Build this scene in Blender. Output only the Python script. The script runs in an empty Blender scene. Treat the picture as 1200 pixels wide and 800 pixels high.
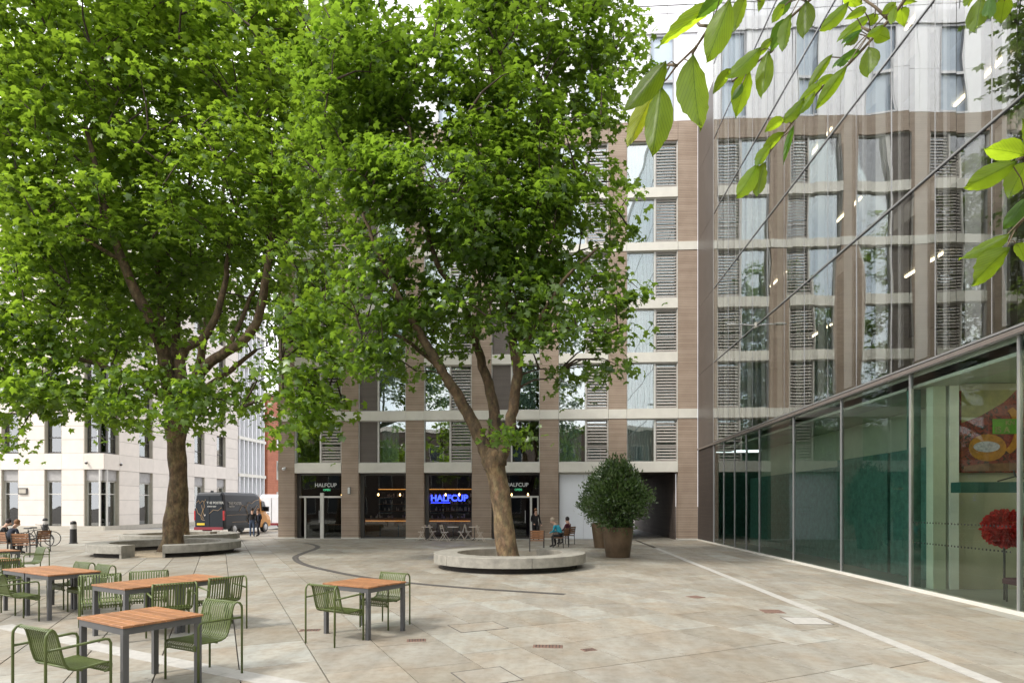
import bpy, bmesh, math, random
import numpy as np
from mathutils import Vector, Matrix
random.seed(7); rng = np.random.default_rng(11)
R = math.radians
scene = bpy.context.scene
C = scene.collection
# ------------------------------------------------------------------ camera
YAW = R(3.38); CH = 1.9
cam_d = bpy.data.cameras.new('camera'); cam = bpy.data.objects.new('camera', cam_d); C.objects.link(cam)
cam.location = (0, 0, CH); cam.rotation_euler = (R(90), 0, YAW)
cam_d.sensor_width = 36; cam_d.lens = 21.6; cam_d.shift_y = 0.1596
cam_d.clip_start = 0.05; cam_d.clip_end = 2000
scene.camera = cam
# ------------------------------------------------------------------ world: bright, broken cloud over blue
SUN_EL, SUN_AZ = R(48), R(232)          # azimuth of the sun seen from above, clockwise from +Y
w = bpy.data.worlds.new('World'); scene.world = w; w.use_nodes = True
nt = w.node_tree; N = nt.nodes; L = nt.links
bg = N['Background']
sky = N.new('ShaderNodeTexSky'); sky.sky_type = 'NISHITA'; sky.sun_disc = False
sky.sun_elevation = SUN_EL; sky.sun_rotation = SUN_AZ
tc = N.new('ShaderNodeTexCoord'); no = N.new('ShaderNodeTexNoise'); no.inputs['Scale'].default_value = 2.2
no.inputs['Detail'].default_value = 6; no.inputs['Roughness'].default_value = .55
cr = N.new('ShaderNodeValToRGB'); cr.color_ramp.elements[0].position = .30; cr.color_ramp.elements[1].position = .50
cr.color_ramp.elements[0].color = (.25, .25, .25, 1); cr.color_ramp.elements[1].color = (1, 1, 1, 1)
mx = N.new('ShaderNodeMix'); mx.data_type = 'RGBA'
L.new(tc.outputs['Generated'], no.inputs['Vector']); L.new(no.outputs['Fac'], cr.inputs['Fac'])
L.new(cr.outputs['Color'], mx.inputs['Factor']); L.new(sky.outputs['Color'], mx.inputs['A'])
mx.inputs['B'].default_value = (9.6, 9.6, 10.0, 1)
L.new(mx.outputs['Result'], bg.inputs['Color']); bg.inputs['Strength'].default_value = 0.135
sd = bpy.data.lights.new('sun', 'SUN'); sd.energy = 2.2; sd.angle = R(9); sd.color = (1, .95, .88)
sun = bpy.data.objects.new('sun', sd); C.objects.link(sun)
sdir = Vector((math.sin(SUN_AZ)*math.cos(SUN_EL), math.cos(SUN_AZ)*math.cos(SUN_EL), math.sin(SUN_EL)))
sun.rotation_euler = (-sdir).to_track_quat('-Z', 'Y').to_euler()
scene.view_settings.view_transform = 'Standard'; scene.view_settings.look = 'None'
scene.view_settings.gamma = 1; scene.view_settings.exposure = 0.84
scene.cycles.max_bounces = 8; scene.cycles.transparent_max_bounces = 16
scene.cycles.diffuse_bounces = 4; scene.cycles.glossy_bounces = 4
scene.cycles.sample_clamp_indirect = 6

# ------------------------------------------------------------------ coordinates
def P(px, py, Z):
    """point seen at (px,py) of the 1200x800 photograph at depth Z along the lens axis"""
    X = (px-600)/720*Z
    c, s = math.cos(YAW), math.sin(YAW)
    return Vector((X*c-Z*s, X*s+Z*c, CH+(591.5-py)/720*Z))
def G(px, py, z=0):
    return P(px, py, 720*(CH-z)/(py-591.5))

# ------------------------------------------------------------------ materials
def newmat(name):
    m = bpy.data.materials.new(name); m.use_nodes = True
    return m, m.node_tree.nodes, m.node_tree.links, m.node_tree.nodes['Principled BSDF']
def coords(Nn, Lk, space='pos', stretch=None):
    if space == 'pos': o = Nn.new('ShaderNodeNewGeometry').outputs['Position']
    else: o = Nn.new('ShaderNodeTexCoord').outputs['Object']
    if stretch:
        mp = Nn.new('ShaderNodeMapping'); mp.inputs['Scale'].default_value = stretch
        Lk.new(o, mp.inputs['Vector']); o = mp.outputs['Vector']
    return o
def mat(name, col, rough=.7, metal=0, var=.15, scale=3, bump=0, bscale=40, space='pos', stretch=None, spec=.5, col2=None, emit=None, estr=0, rnd=0):
    m, Nn, Lk, b = newmat(name)
    b.inputs['Roughness'].default_value = rough; b.inputs['Metallic'].default_value = metal
    b.inputs['Specular IOR Level'].default_value = spec
    o = coords(Nn, Lk, space, stretch)
    n = Nn.new('ShaderNodeTexNoise'); n.inputs['Scale'].default_value = scale; n.inputs['Detail'].default_value = 6
    n.inputs['Roughness'].default_value = .6; Lk.new(o, n.inputs['Vector'])
    r = Nn.new('ShaderNodeValToRGB'); r.color_ramp.elements[0].position = .3; r.color_ramp.elements[1].position = .7
    c2 = col2 or tuple(min(1, c*(1+var)) for c in col)
    r.color_ramp.elements[0].color = tuple(c*(1-var) for c in col)+(1,); r.color_ramp.elements[1].color = tuple(c2)+(1,)
    Lk.new(n.outputs['Fac'], r.inputs['Fac']); last = r.outputs['Color']
    if rnd:
        oi = Nn.new('ShaderNodeObjectInfo'); ge = Nn.new('ShaderNodeNewGeometry')
        ad = Nn.new('ShaderNodeMath'); Lk.new(oi.outputs['Random'], ad.inputs[0]); Lk.new(ge.outputs['Random Per Island'], ad.inputs[1])
        fr = Nn.new('ShaderNodeMath'); fr.operation = 'FRACT'; Lk.new(ad.outputs[0], fr.inputs[0])
        mr = Nn.new('ShaderNodeMapRange'); mr.inputs['To Min'].default_value = 1-rnd; mr.inputs['To Max'].default_value = 1+rnd
        Lk.new(fr.outputs[0], mr.inputs['Value'])
        hs = Nn.new('ShaderNodeHueSaturation'); Lk.new(last, hs.inputs['Color']); Lk.new(mr.outputs[0], hs.inputs['Value']); last = hs.outputs['Color']
    Lk.new(last, b.inputs['Base Color'])
    if bump:
        bn = Nn.new('ShaderNodeTexNoise'); bn.inputs['Scale'].default_value = bscale; bn.inputs['Detail'].default_value = 4
        Lk.new(o, bn.inputs['Vector'])
        bp = Nn.new('ShaderNodeBump'); bp.inputs['Strength'].default_value = bump; bp.inputs['Distance'].default_value = .02
        Lk.new(bn.outputs['Fac'], bp.inputs['Height']); Lk.new(bp.outputs['Normal'], b.inputs['Normal'])
    if emit:
        b.inputs['Emission Color'].default_value = tuple(emit)+(1,); b.inputs['Emission Strength'].default_value = estr
    return m

def paving_mat():
    m, Nn, Lk, b = newmat('paving_stone')
    o = coords(Nn, Lk)
    def noise(sc, det=5, st=None):
        n = Nn.new('ShaderNodeTexNoise'); n.inputs['Scale'].default_value = sc; n.inputs['Detail'].default_value = det; n.inputs['Roughness'].default_value = .62
        if st:
            mp = Nn.new('ShaderNodeMapping'); mp.inputs['Scale'].default_value = st; Lk.new(o, mp.inputs['Vector']); Lk.new(mp.outputs['Vector'], n.inputs['Vector'])
        else: Lk.new(o, n.inputs['Vector'])
        return n
    big = noise(.35); r1 = Nn.new('ShaderNodeValToRGB')
    r1.color_ramp.elements[0].position = .36; r1.color_ramp.elements[1].position = .62
    r1.color_ramp.elements[0].color = (.262, .246, .208, 1); r1.color_ramp.elements[1].color = (.322, .314, .280, 1)
    Lk.new(big.outputs['Fac'], r1.inputs['Fac'])
    st = noise(1.6, 8); r2 = Nn.new('ShaderNodeValToRGB')
    r2.color_ramp.elements[0].position = .42; r2.color_ramp.elements[1].position = .66
    r2.color_ramp.elements[0].color = (0, 0, 0, 1); r2.color_ramp.elements[1].color = (.48, .48, .48, 1)
    Lk.new(st.outputs['Fac'], r2.inputs['Fac'])
    mxx = Nn.new('ShaderNodeMix'); mxx.data_type = 'RGBA'; Lk.new(r2.outputs['Color'], mxx.inputs['Factor'])
    Lk.new(r1.outputs['Color'], mxx.inputs['A']); mxx.inputs['B'].default_value = (.235, .180, .118, 1)
    # per slab tint: warm to cool grey, light to dark
    oi = Nn.new('ShaderNodeObjectInfo'); ge = Nn.new('ShaderNodeNewGeometry')
    ad = Nn.new('ShaderNodeMath'); Lk.new(oi.outputs['Random'], ad.inputs[0]); Lk.new(ge.outputs['Random Per Island'], ad.inputs[1])
    fr = Nn.new('ShaderNodeMath'); fr.operation = 'FRACT'; Lk.new(ad.outputs[0], fr.inputs[0])
    r3 = Nn.new('ShaderNodeValToRGB'); r3.color_ramp.elements[0].color = (.88, .84, .77, 1); r3.color_ramp.elements[1].color = (1.13, 1.17, 1.18, 1)
    e = r3.color_ramp.elements.new(.45); e.color = (.98, .97, .95, 1)
    e = r3.color_ramp.elements.new(.75); e.color = (1.05, 1.0, .93, 1)
    Lk.new(fr.outputs[0], r3.inputs['Fac'])
    mu = Nn.new('ShaderNodeMix'); mu.data_type = 'RGBA'; mu.blend_type = 'MULTIPLY'; mu.inputs['Factor'].default_value = 1
    Lk.new(mxx.outputs['Result'], mu.inputs['A']); Lk.new(r3.outputs['Color'], mu.inputs['B'])
    sp = noise(9, 8); r4 = Nn.new('ShaderNodeValToRGB'); r4.color_ramp.elements[0].position = .3; r4.color_ramp.elements[1].position = .55
    r4.color_ramp.elements[0].color = (.80, .77, .74, 1); r4.color_ramp.elements[1].color = (1, 1, 1, 1); Lk.new(sp.outputs['Fac'], r4.inputs['Fac'])
    mu2 = Nn.new('ShaderNodeMix'); mu2.data_type = 'RGBA'; mu2.blend_type = 'MULTIPLY'; mu2.inputs['Factor'].default_value = 1
    Lk.new(mu.outputs['Result'], mu2.inputs['A']); Lk.new(r4.outputs['Color'], mu2.inputs['B'])
    vo = Nn.new('ShaderNodeTexVoronoi'); vo.inputs['Scale'].default_value = 1.9; Lk.new(o, vo.inputs['Vector'])
    gt = Nn.new('ShaderNodeMapRange'); gt.inputs['From Min'].default_value = .030; gt.inputs['From Max'].default_value = .045; gt.inputs['To Min'].default_value = .55; gt.inputs['To Max'].default_value = 1; Lk.new(vo.outputs['Distance'], gt.inputs['Value'])
    stk = noise(1.1, 4, (3.2, .5, 1)); gs = Nn.new('ShaderNodeMapRange'); gs.inputs['From Min'].default_value = .35; gs.inputs['From Max'].default_value = .62; gs.inputs['To Min'].default_value = .86; gs.inputs['To Max'].default_value = 1.05; Lk.new(stk.outputs['Fac'], gs.inputs['Value'])
    gm = Nn.new('ShaderNodeMath'); gm.operation = 'MULTIPLY'; Lk.new(gt.outputs[0], gm.inputs[0]); Lk.new(gs.outputs[0], gm.inputs[1])
    hv = Nn.new('ShaderNodeHueSaturation'); Lk.new(mu2.outputs['Result'], hv.inputs['Color']); Lk.new(gm.outputs[0], hv.inputs['Value'])
    Lk.new(hv.outputs['Color'], b.inputs['Base Color'])
    rr = Nn.new('ShaderNodeMapRange'); rr.inputs['To Min'].default_value = .42; rr.inputs['To Max'].default_value = .8
    Lk.new(st.outputs['Fac'], rr.inputs['Value']); Lk.new(rr.outputs[0], b.inputs['Roughness'])
    bp = Nn.new('ShaderNodeBump'); bp.inputs['Strength'].default_value = .25; bp.inputs['Distance'].default_value = .01
    fine = noise(60, 3); Lk.new(fine.outputs['Fac'], bp.inputs['Height']); Lk.new(bp.outputs['Normal'], b.inputs['Normal'])
    return m

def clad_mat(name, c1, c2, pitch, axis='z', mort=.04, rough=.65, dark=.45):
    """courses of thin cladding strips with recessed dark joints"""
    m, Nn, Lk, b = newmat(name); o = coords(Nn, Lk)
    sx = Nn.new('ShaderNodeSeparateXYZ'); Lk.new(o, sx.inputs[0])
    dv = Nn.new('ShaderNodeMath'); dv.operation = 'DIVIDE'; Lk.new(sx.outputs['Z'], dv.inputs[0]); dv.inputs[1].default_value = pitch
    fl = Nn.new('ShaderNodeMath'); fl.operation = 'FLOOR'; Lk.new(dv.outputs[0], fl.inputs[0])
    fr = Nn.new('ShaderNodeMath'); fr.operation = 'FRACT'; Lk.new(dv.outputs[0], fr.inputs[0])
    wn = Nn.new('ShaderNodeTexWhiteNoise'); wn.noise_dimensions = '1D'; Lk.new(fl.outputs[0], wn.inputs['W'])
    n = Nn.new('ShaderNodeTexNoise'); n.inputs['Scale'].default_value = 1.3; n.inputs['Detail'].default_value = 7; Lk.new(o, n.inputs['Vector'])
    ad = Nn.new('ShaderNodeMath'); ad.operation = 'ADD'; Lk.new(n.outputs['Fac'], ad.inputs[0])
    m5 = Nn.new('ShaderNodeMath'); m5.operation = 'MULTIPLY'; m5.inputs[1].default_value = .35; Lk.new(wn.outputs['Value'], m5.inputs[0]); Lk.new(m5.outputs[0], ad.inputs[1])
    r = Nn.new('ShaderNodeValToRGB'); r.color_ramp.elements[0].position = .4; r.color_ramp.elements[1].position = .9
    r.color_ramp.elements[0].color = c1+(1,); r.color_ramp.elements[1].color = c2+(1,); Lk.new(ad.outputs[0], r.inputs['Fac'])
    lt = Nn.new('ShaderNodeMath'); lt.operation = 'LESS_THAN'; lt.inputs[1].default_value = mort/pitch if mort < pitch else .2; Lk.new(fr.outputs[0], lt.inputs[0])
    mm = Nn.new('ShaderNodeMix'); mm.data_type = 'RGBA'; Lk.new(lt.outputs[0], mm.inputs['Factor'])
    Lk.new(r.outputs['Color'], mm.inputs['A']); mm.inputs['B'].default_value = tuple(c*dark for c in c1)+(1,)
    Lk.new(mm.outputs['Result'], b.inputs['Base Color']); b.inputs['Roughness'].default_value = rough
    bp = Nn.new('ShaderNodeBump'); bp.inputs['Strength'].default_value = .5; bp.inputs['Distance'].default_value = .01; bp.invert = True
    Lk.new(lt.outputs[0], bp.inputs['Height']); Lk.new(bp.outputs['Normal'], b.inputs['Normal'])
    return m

def glass_mat(name, tint, ior=1.5, wav=.0, wscale=.6, rough=0.0, base=0.0):
    m = bpy.data.materials.new(name); m.use_nodes = True; Nn, Lk = m.node_tree.nodes, m.node_tree.links
    Nn.remove(Nn['Principled BSDF']); out = Nn['Material Output']
    tr = Nn.new('ShaderNodeBsdfTransparent'); tr.inputs['Color'].default_value = tuple(tint)+(1,)
    gl = Nn.new('ShaderNodeBsdfGlossy'); gl.inputs['Roughness'].default_value = rough; gl.inputs['Color'].default_value = (.95, .97, .96, 1)
    fr = Nn.new('ShaderNodeFresnel'); fr.inputs['IOR'].default_value = ior
    fac = fr.outputs[0]
    if base:
        mr = Nn.new('ShaderNodeMapRange'); mr.inputs['To Min'].default_value = base; Lk.new(fac, mr.inputs['Value']); fac = mr.outputs[0]
    ms = Nn.new('ShaderNodeMixShader'); Lk.new(fac, ms.inputs[0]); Lk.new(tr.outputs[0], ms.inputs[1]); Lk.new(gl.outputs[0], ms.inputs[2])
    if wav:
        o = coords(Nn, Lk); n = Nn.new('ShaderNodeTexNoise'); n.inputs['Scale'].default_value = wscale; n.inputs['Detail'].default_value = 1
        Lk.new(o, n.inputs['Vector']); bp = Nn.new('ShaderNodeBump'); bp.inputs['Strength'].default_value = wav; bp.inputs['Distance'].default_value = .05
        Lk.new(n.outputs['Fac'], bp.inputs['Height']); Lk.new(bp.outputs['Normal'], gl.inputs['Normal'])
    Lk.new(ms.outputs[0], out.inputs['Surface'])
    return m

def leaf_mat(name, c1, c2, trans, spec=.4, rough=.45, tw=.49):
    m, Nn, Lk, b = newmat(name); out = Nn['Material Output']
    oi = Nn.new('ShaderNodeObjectInfo'); ge = Nn.new('ShaderNodeNewGeometry')
    ad = Nn.new('ShaderNodeMath'); Lk.new(oi.outputs['Random'], ad.inputs[0]); Lk.new(ge.outputs['Random Per Island'], ad.inputs[1])
    fr = Nn.new('ShaderNodeMath'); fr.operation = 'FRACT'; Lk.new(ad.outputs[0], fr.inputs[0])
    n = Nn.new('ShaderNodeTexNoise'); n.inputs['Scale'].default_value = .9; n.inputs['Detail'].default_value = 3; Lk.new(ge.outputs['Position'], n.inputs['Vector'])
    mr = Nn.new('ShaderNodeMapRange'); mr.inputs['From Min'].default_value = .3; mr.inputs['From Max'].default_value = .7; Lk.new(n.outputs['Fac'], mr.inputs['Value'])
    av = Nn.new('ShaderNodeMath'); av.operation = 'ADD'; Lk.new(fr.outputs[0], av.inputs[0]); Lk.new(mr.outputs[0], av.inputs[1])
    hf = Nn.new('ShaderNodeMath'); hf.operation = 'MULTIPLY'; hf.inputs[1].default_value = .5; Lk.new(av.outputs[0], hf.inputs[0])
    m1 = Nn.new('ShaderNodeMix'); m1.data_type = 'RGBA'; Lk.new(hf.outputs[0], m1.inputs['Factor']); m1.inputs['A'].default_value = c1+(1,); m1.inputs['B'].default_value = c2+(1,)
    Lk.new(m1.outputs['Result'], b.inputs['Base Color']); b.inputs['Roughness'].default_value = rough; b.inputs['Specular IOR Level'].default_value = spec
    t = Nn.new('ShaderNodeBsdfTranslucent')
    m2 = Nn.new('ShaderNodeMix'); m2.data_type = 'RGBA'; Lk.new(hf.outputs[0], m2.inputs['Factor']); m2.inputs['A'].default_value = tuple(c*.45 for c in trans)+(1,); m2.inputs['B'].default_value = tuple(min(1, c*1.2) for c in trans)+(1,)
    Lk.new(m2.outputs['Result'], t.inputs['Color'])
    ms = Nn.new('ShaderNodeMixShader'); ms.inputs[0].default_value = tw; Lk.new(b.outputs[0], ms.inputs[1]); Lk.new(t.outputs[0], ms.inputs[2]); Lk.new(ms.outputs[0], out.inputs['Surface'])
    return m

def bark_mat():
    m, Nn, Lk, b = newmat('plane_bark'); o = coords(Nn, Lk, 'pos', (1, 1, .55))
    v = Nn.new('ShaderNodeTexVoronoi'); v.inputs['Scale'].default_value = 9; Lk.new(o, v.inputs['Vector'])
    n = Nn.new('ShaderNodeTexNoise'); n.inputs['Scale'].default_value = 5; n.inputs['Detail'].default_value = 8; n.inputs['Roughness'].default_value = .7; Lk.new(o, n.inputs['Vector'])
    r = Nn.new('ShaderNodeValToRGB'); els = r.color_ramp.elements
    els[0].position = .33; els[0].color = (.045, .032, .018, 1); els[1].position = .72; els[1].color = (.30, .22, .115, 1)
    e = els.new(.5); e.color = (.14, .095, .05, 1)
    Lk.new(n.outputs['Fac'], r.inputs['Fac'])
    mm = Nn.new('ShaderNodeMix'); mm.data_type = 'RGBA'; mm.blend_type = 'MULTIPLY'; mm.inputs['Factor'].default_value = .3
    Lk.new(r.outputs['Color'], mm.inputs['A']); Lk.new(v.outputs['Color'], mm.inputs['B'])
    m3 = Nn.new('ShaderNodeMix'); m3.data_type = 'RGBA'; m3.inputs['Factor'].default_value = .6
    Lk.new(mm.outputs['Result'], m3.inputs['A']); Lk.new(r.outputs['Color'], m3.inputs['B'])
    Lk.new(m3.outputs['Result'], b.inputs['Base Color']); b.inputs['Roughness'].default_value = .9
    bp = Nn.new('ShaderNodeBump'); bp.inputs['Strength'].default_value = .8; bp.inputs['Distance'].default_value = .03
    Lk.new(n.outputs['Fac'], bp.inputs['Height']); Lk.new(bp.outputs['Normal'], b.inputs['Normal'])
    return m

M = {}
M['pave'] = paving_mat()
M['bed'] = mat('joint_sand', (.055, .045, .035), .95)
M['band'] = mat('pale_granite_band', (.40, .385, .35), .6, var=.12, scale=8, bump=.1)
M['concrete'] = mat('bench_concrete', (.27, .255, .215), .8, var=.25, scale=4, bump=.25, bscale=50)
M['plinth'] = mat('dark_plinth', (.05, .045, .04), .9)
M['gravel'] = mat('resin_gravel', (.36, .29, .20), .95, var=.3, scale=60, bump=.4, bscale=90)
M['clad'] = clad_mat('terracotta_cladding', (.285, .212, .155), (.375, .292, .222), .095, mort=.014, dark=.55)
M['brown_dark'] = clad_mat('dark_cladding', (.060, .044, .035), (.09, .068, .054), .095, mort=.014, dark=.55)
M['bandw'] = mat('pale_metal_band', (.64, .62, .55), .38, var=.08, scale=1.2, metal=.0)
M['frame'] = mat('pale_window_frame', (.55, .54, .50), .4, var=.05)
M['frame_d'] = mat('dark_window_frame', (.07, .065, .06), .45, var=.1)
M['louvre'] = mat('grey_louvre', (.34, .31, .28), .5, var=.08)
M['louvrep'] = clad_mat('fine_louvre_panel', (.125, .105, .092), (.155, .132, .115), .05, mort=.014)
M['room'] = mat('room_wall', (.16, .15, .13), .9)
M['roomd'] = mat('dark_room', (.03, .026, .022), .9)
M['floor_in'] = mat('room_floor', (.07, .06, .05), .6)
M['curtain'] = mat('net_curtain', (.80, .82, .84), .9, var=.08, scale=3, stretch=(6, 6, .2))
M['curtain_t'] = mat('teal_curtain', (.42, .54, .50), .9, var=.12, scale=3, stretch=(6, 6, .2))
M['frosted'] = mat('pale_frosted_glass', (.50, .58, .66), .12, var=.06, scale=.5)
M['white'] = mat('white_metal_panel', (.80, .80, .82), .35, var=.03, scale=.7)
M['hoard'] = mat('white_hoarding', (.72, .75, .79), .6, var=.03, scale=1)
M['glass_w'] = glass_mat('window_glass', (.88, .94, .92), 1.7, wav=.10, wscale=.7, base=.22)
M['glass_shop'] = glass_mat('shop_glass', (.80, .84, .82), 1.5, wav=.05)
M['glass_up'] = glass_mat('curtain_wall_glass', (.99, .995, .99), 1.7, wav=.08, wscale=.45, base=.34)
M['glass_lo'] = glass_mat('lobby_glass', (.78, .92, .86), 1.55, wav=.04, wscale=.4)
M['mull'] = mat('aluminium_mullion', (.42, .42, .42), .35, metal=.6, var=.05)
M['joint'] = mat('black_gasket', (.012, .012, .012), .5)
M['soffit'] = mat('taupe_metal_trim', (.22, .19, .17), .4, metal=.3, var=.08)
M['darkpanel'] = mat('brown_metal_panel', (.15, .132, .12), .42, metal=.5, var=.08, scale=1)
M['darkpanel2'] = clad_mat('brown_metal_slats', (.038, .029, .024), (.055, .042, .035), .07, mort=.012)
M['fin'] = mat('pale_column_casing', (.88, .88, .84), .6, var=.05)
M['slab_in'] = mat('office_ceiling', (.70, .70, .66), .8)
M['office'] = mat('office_wall', (.60, .57, .50), .8, var=.3, scale=.6)
M['lobby_wall'] = mat('lobby_wall', (.62, .66, .52), .8, var=.06)
M['lobby_warm'] = mat('lobby_warm_wall', (.46, .43, .32), .8, var=.1, scale=1.5)
M['lobby_floor'] = mat('lobby_floor', (.40, .40, .38), .3, var=.1)
M['lobby_green'] = mat('dark_green_panel', (.08, .20, .165), .5, var=.35, scale=6)
M['teal'] = mat('teal_shelf', (.02, .10, .085), .4, var=.1)
M['led'] = mat('led_strip', (1, .9, .7), .5, emit=(1, .86, .60), estr=3)
M['warm_lamp'] = mat('warm_lamp', (1, .8, .5), .5, emit=(1, .55, .2), estr=9)
M['amber'] = mat('amber_strip', (1, .6, .2), .5, emit=(1, .38, .08), estr=.7)
M['soft_lamp'] = mat('lamp_panel', (1, .9, .75), .5, emit=(1, .86, .66), estr=13)
M['neon'] = mat('blue_neon', (.05, .08, 1), .5, emit=(.03, .05, 1), estr=4.5)
M['sign_white'] = mat('white_lettering', (.36, .36, .34), .5, emit=(.8, .85, .8), estr=.08)
M['sign_green'] = mat('green_lettering', (.1, .6, .3), .5, emit=(.08, .6, .25), estr=.25)
M['stone'] = mat('portland_stone', (.68, .625, .56), .75, var=.05, scale=1.6, bump=.1, bscale=20, rnd=.035)
M['stone_j'] = mat('stone_joint', (.33, .30, .27), .9)
M['reveal'] = mat('stone_reveal', (.42, .39, .33), .8, var=.08)
M['blind'] = mat('grey_blind', (.36, .35, .34), .7)
M['brick'] = clad_mat('red_brick', (.34, .10, .045), (.46, .16, .08), .075, mort=.012, dark=.8)
M['green_m'] = mat('olive_painted_metal', (.090, .118, .030), .42, var=.10, scale=6)
M['green_g'] = mat('sage_painted_metal', (.12, .165, .075), .42, var=.10, scale=6)
M['tabwood'] = mat('table_wood', (.30, .135, .055), .5, var=.3, scale=5, stretch=(3, 3, 1), rnd=.16, bump=.1, bscale=60)
M['tableg'] = mat('table_grey_metal', (.085, .085, .085), .5, var=.08)
M['wood'] = mat('chair_wood', (.23, .105, .045), .6, var=.3, scale=10, rnd=.15)
M['iron'] = mat('dark_iron', (.035, .033, .03), .5)
M['cream'] = mat('cream_metal', (.58, .50, .42), .5)
M['black'] = mat('black_plastic', (.018, .018, .018), .5)
M['bronze'] = mat('bronze_planter', (.125, .085, .05), .42, metal=.45, var=.35, scale=1.8, bump=.1, bscale=15)
M['soil'] = mat('soil', (.04, .03, .02), .95)
M['bark'] = bark_mat()
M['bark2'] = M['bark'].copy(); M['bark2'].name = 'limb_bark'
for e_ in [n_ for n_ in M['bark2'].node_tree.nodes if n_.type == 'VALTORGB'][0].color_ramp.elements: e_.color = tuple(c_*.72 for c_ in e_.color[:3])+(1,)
M['twig'] = mat('twig_bark', (.05, .035, .022), .9)
M['rust'] = mat('rusty_iron_cover', (.16, .095, .07), .7, var=.35, scale=20, bump=.3)
M['drain'] = mat('drain_slot', (.10, .09, .08), .7, var=.3, scale=15)
M['leafA'] = leaf_mat('plane_leaf', (.020, .056, .011), (.125, .21, .028), (.30, .49, .035), spec=.6, rough=.36)
M['leafB'] = leaf_mat('plane_leaf_fresh', (.034, .084, .012), (.155, .26, .032), (.38, .58, .04), spec=.6, rough=.36)
M['leafS'] = leaf_mat('laurel_leaf', (.038, .085, .022), (.10, .155, .045), (.12, .22, .03), spec=.7, rough=.3, tw=.2)
M['skin'] = mat('skin', (.50, .30, .21), .6, var=.05)
M['navy'] = mat('navy_cloth', (.022, .026, .040), .9)
M['blackc'] = mat('black_cloth', (.016, .015, .016), .9)
M['denim'] = mat('denim', (.05, .075, .13), .9)
M['cyan'] = mat('turquoise_jacket', (.015, .27, .36), .7, var=.15, scale=12)
M['hair_b'] = mat('brown_hair', (.20, .09, .035), .7)
M['hair_k'] = mat('dark_hair', (.02, .013, .012), .7)
M['hair_w'] = mat('fair_grey_hair', (.42, .34, .26), .8)
M['maroon'] = mat('maroon_knit', (.09, .02, .03), .9)

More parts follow.
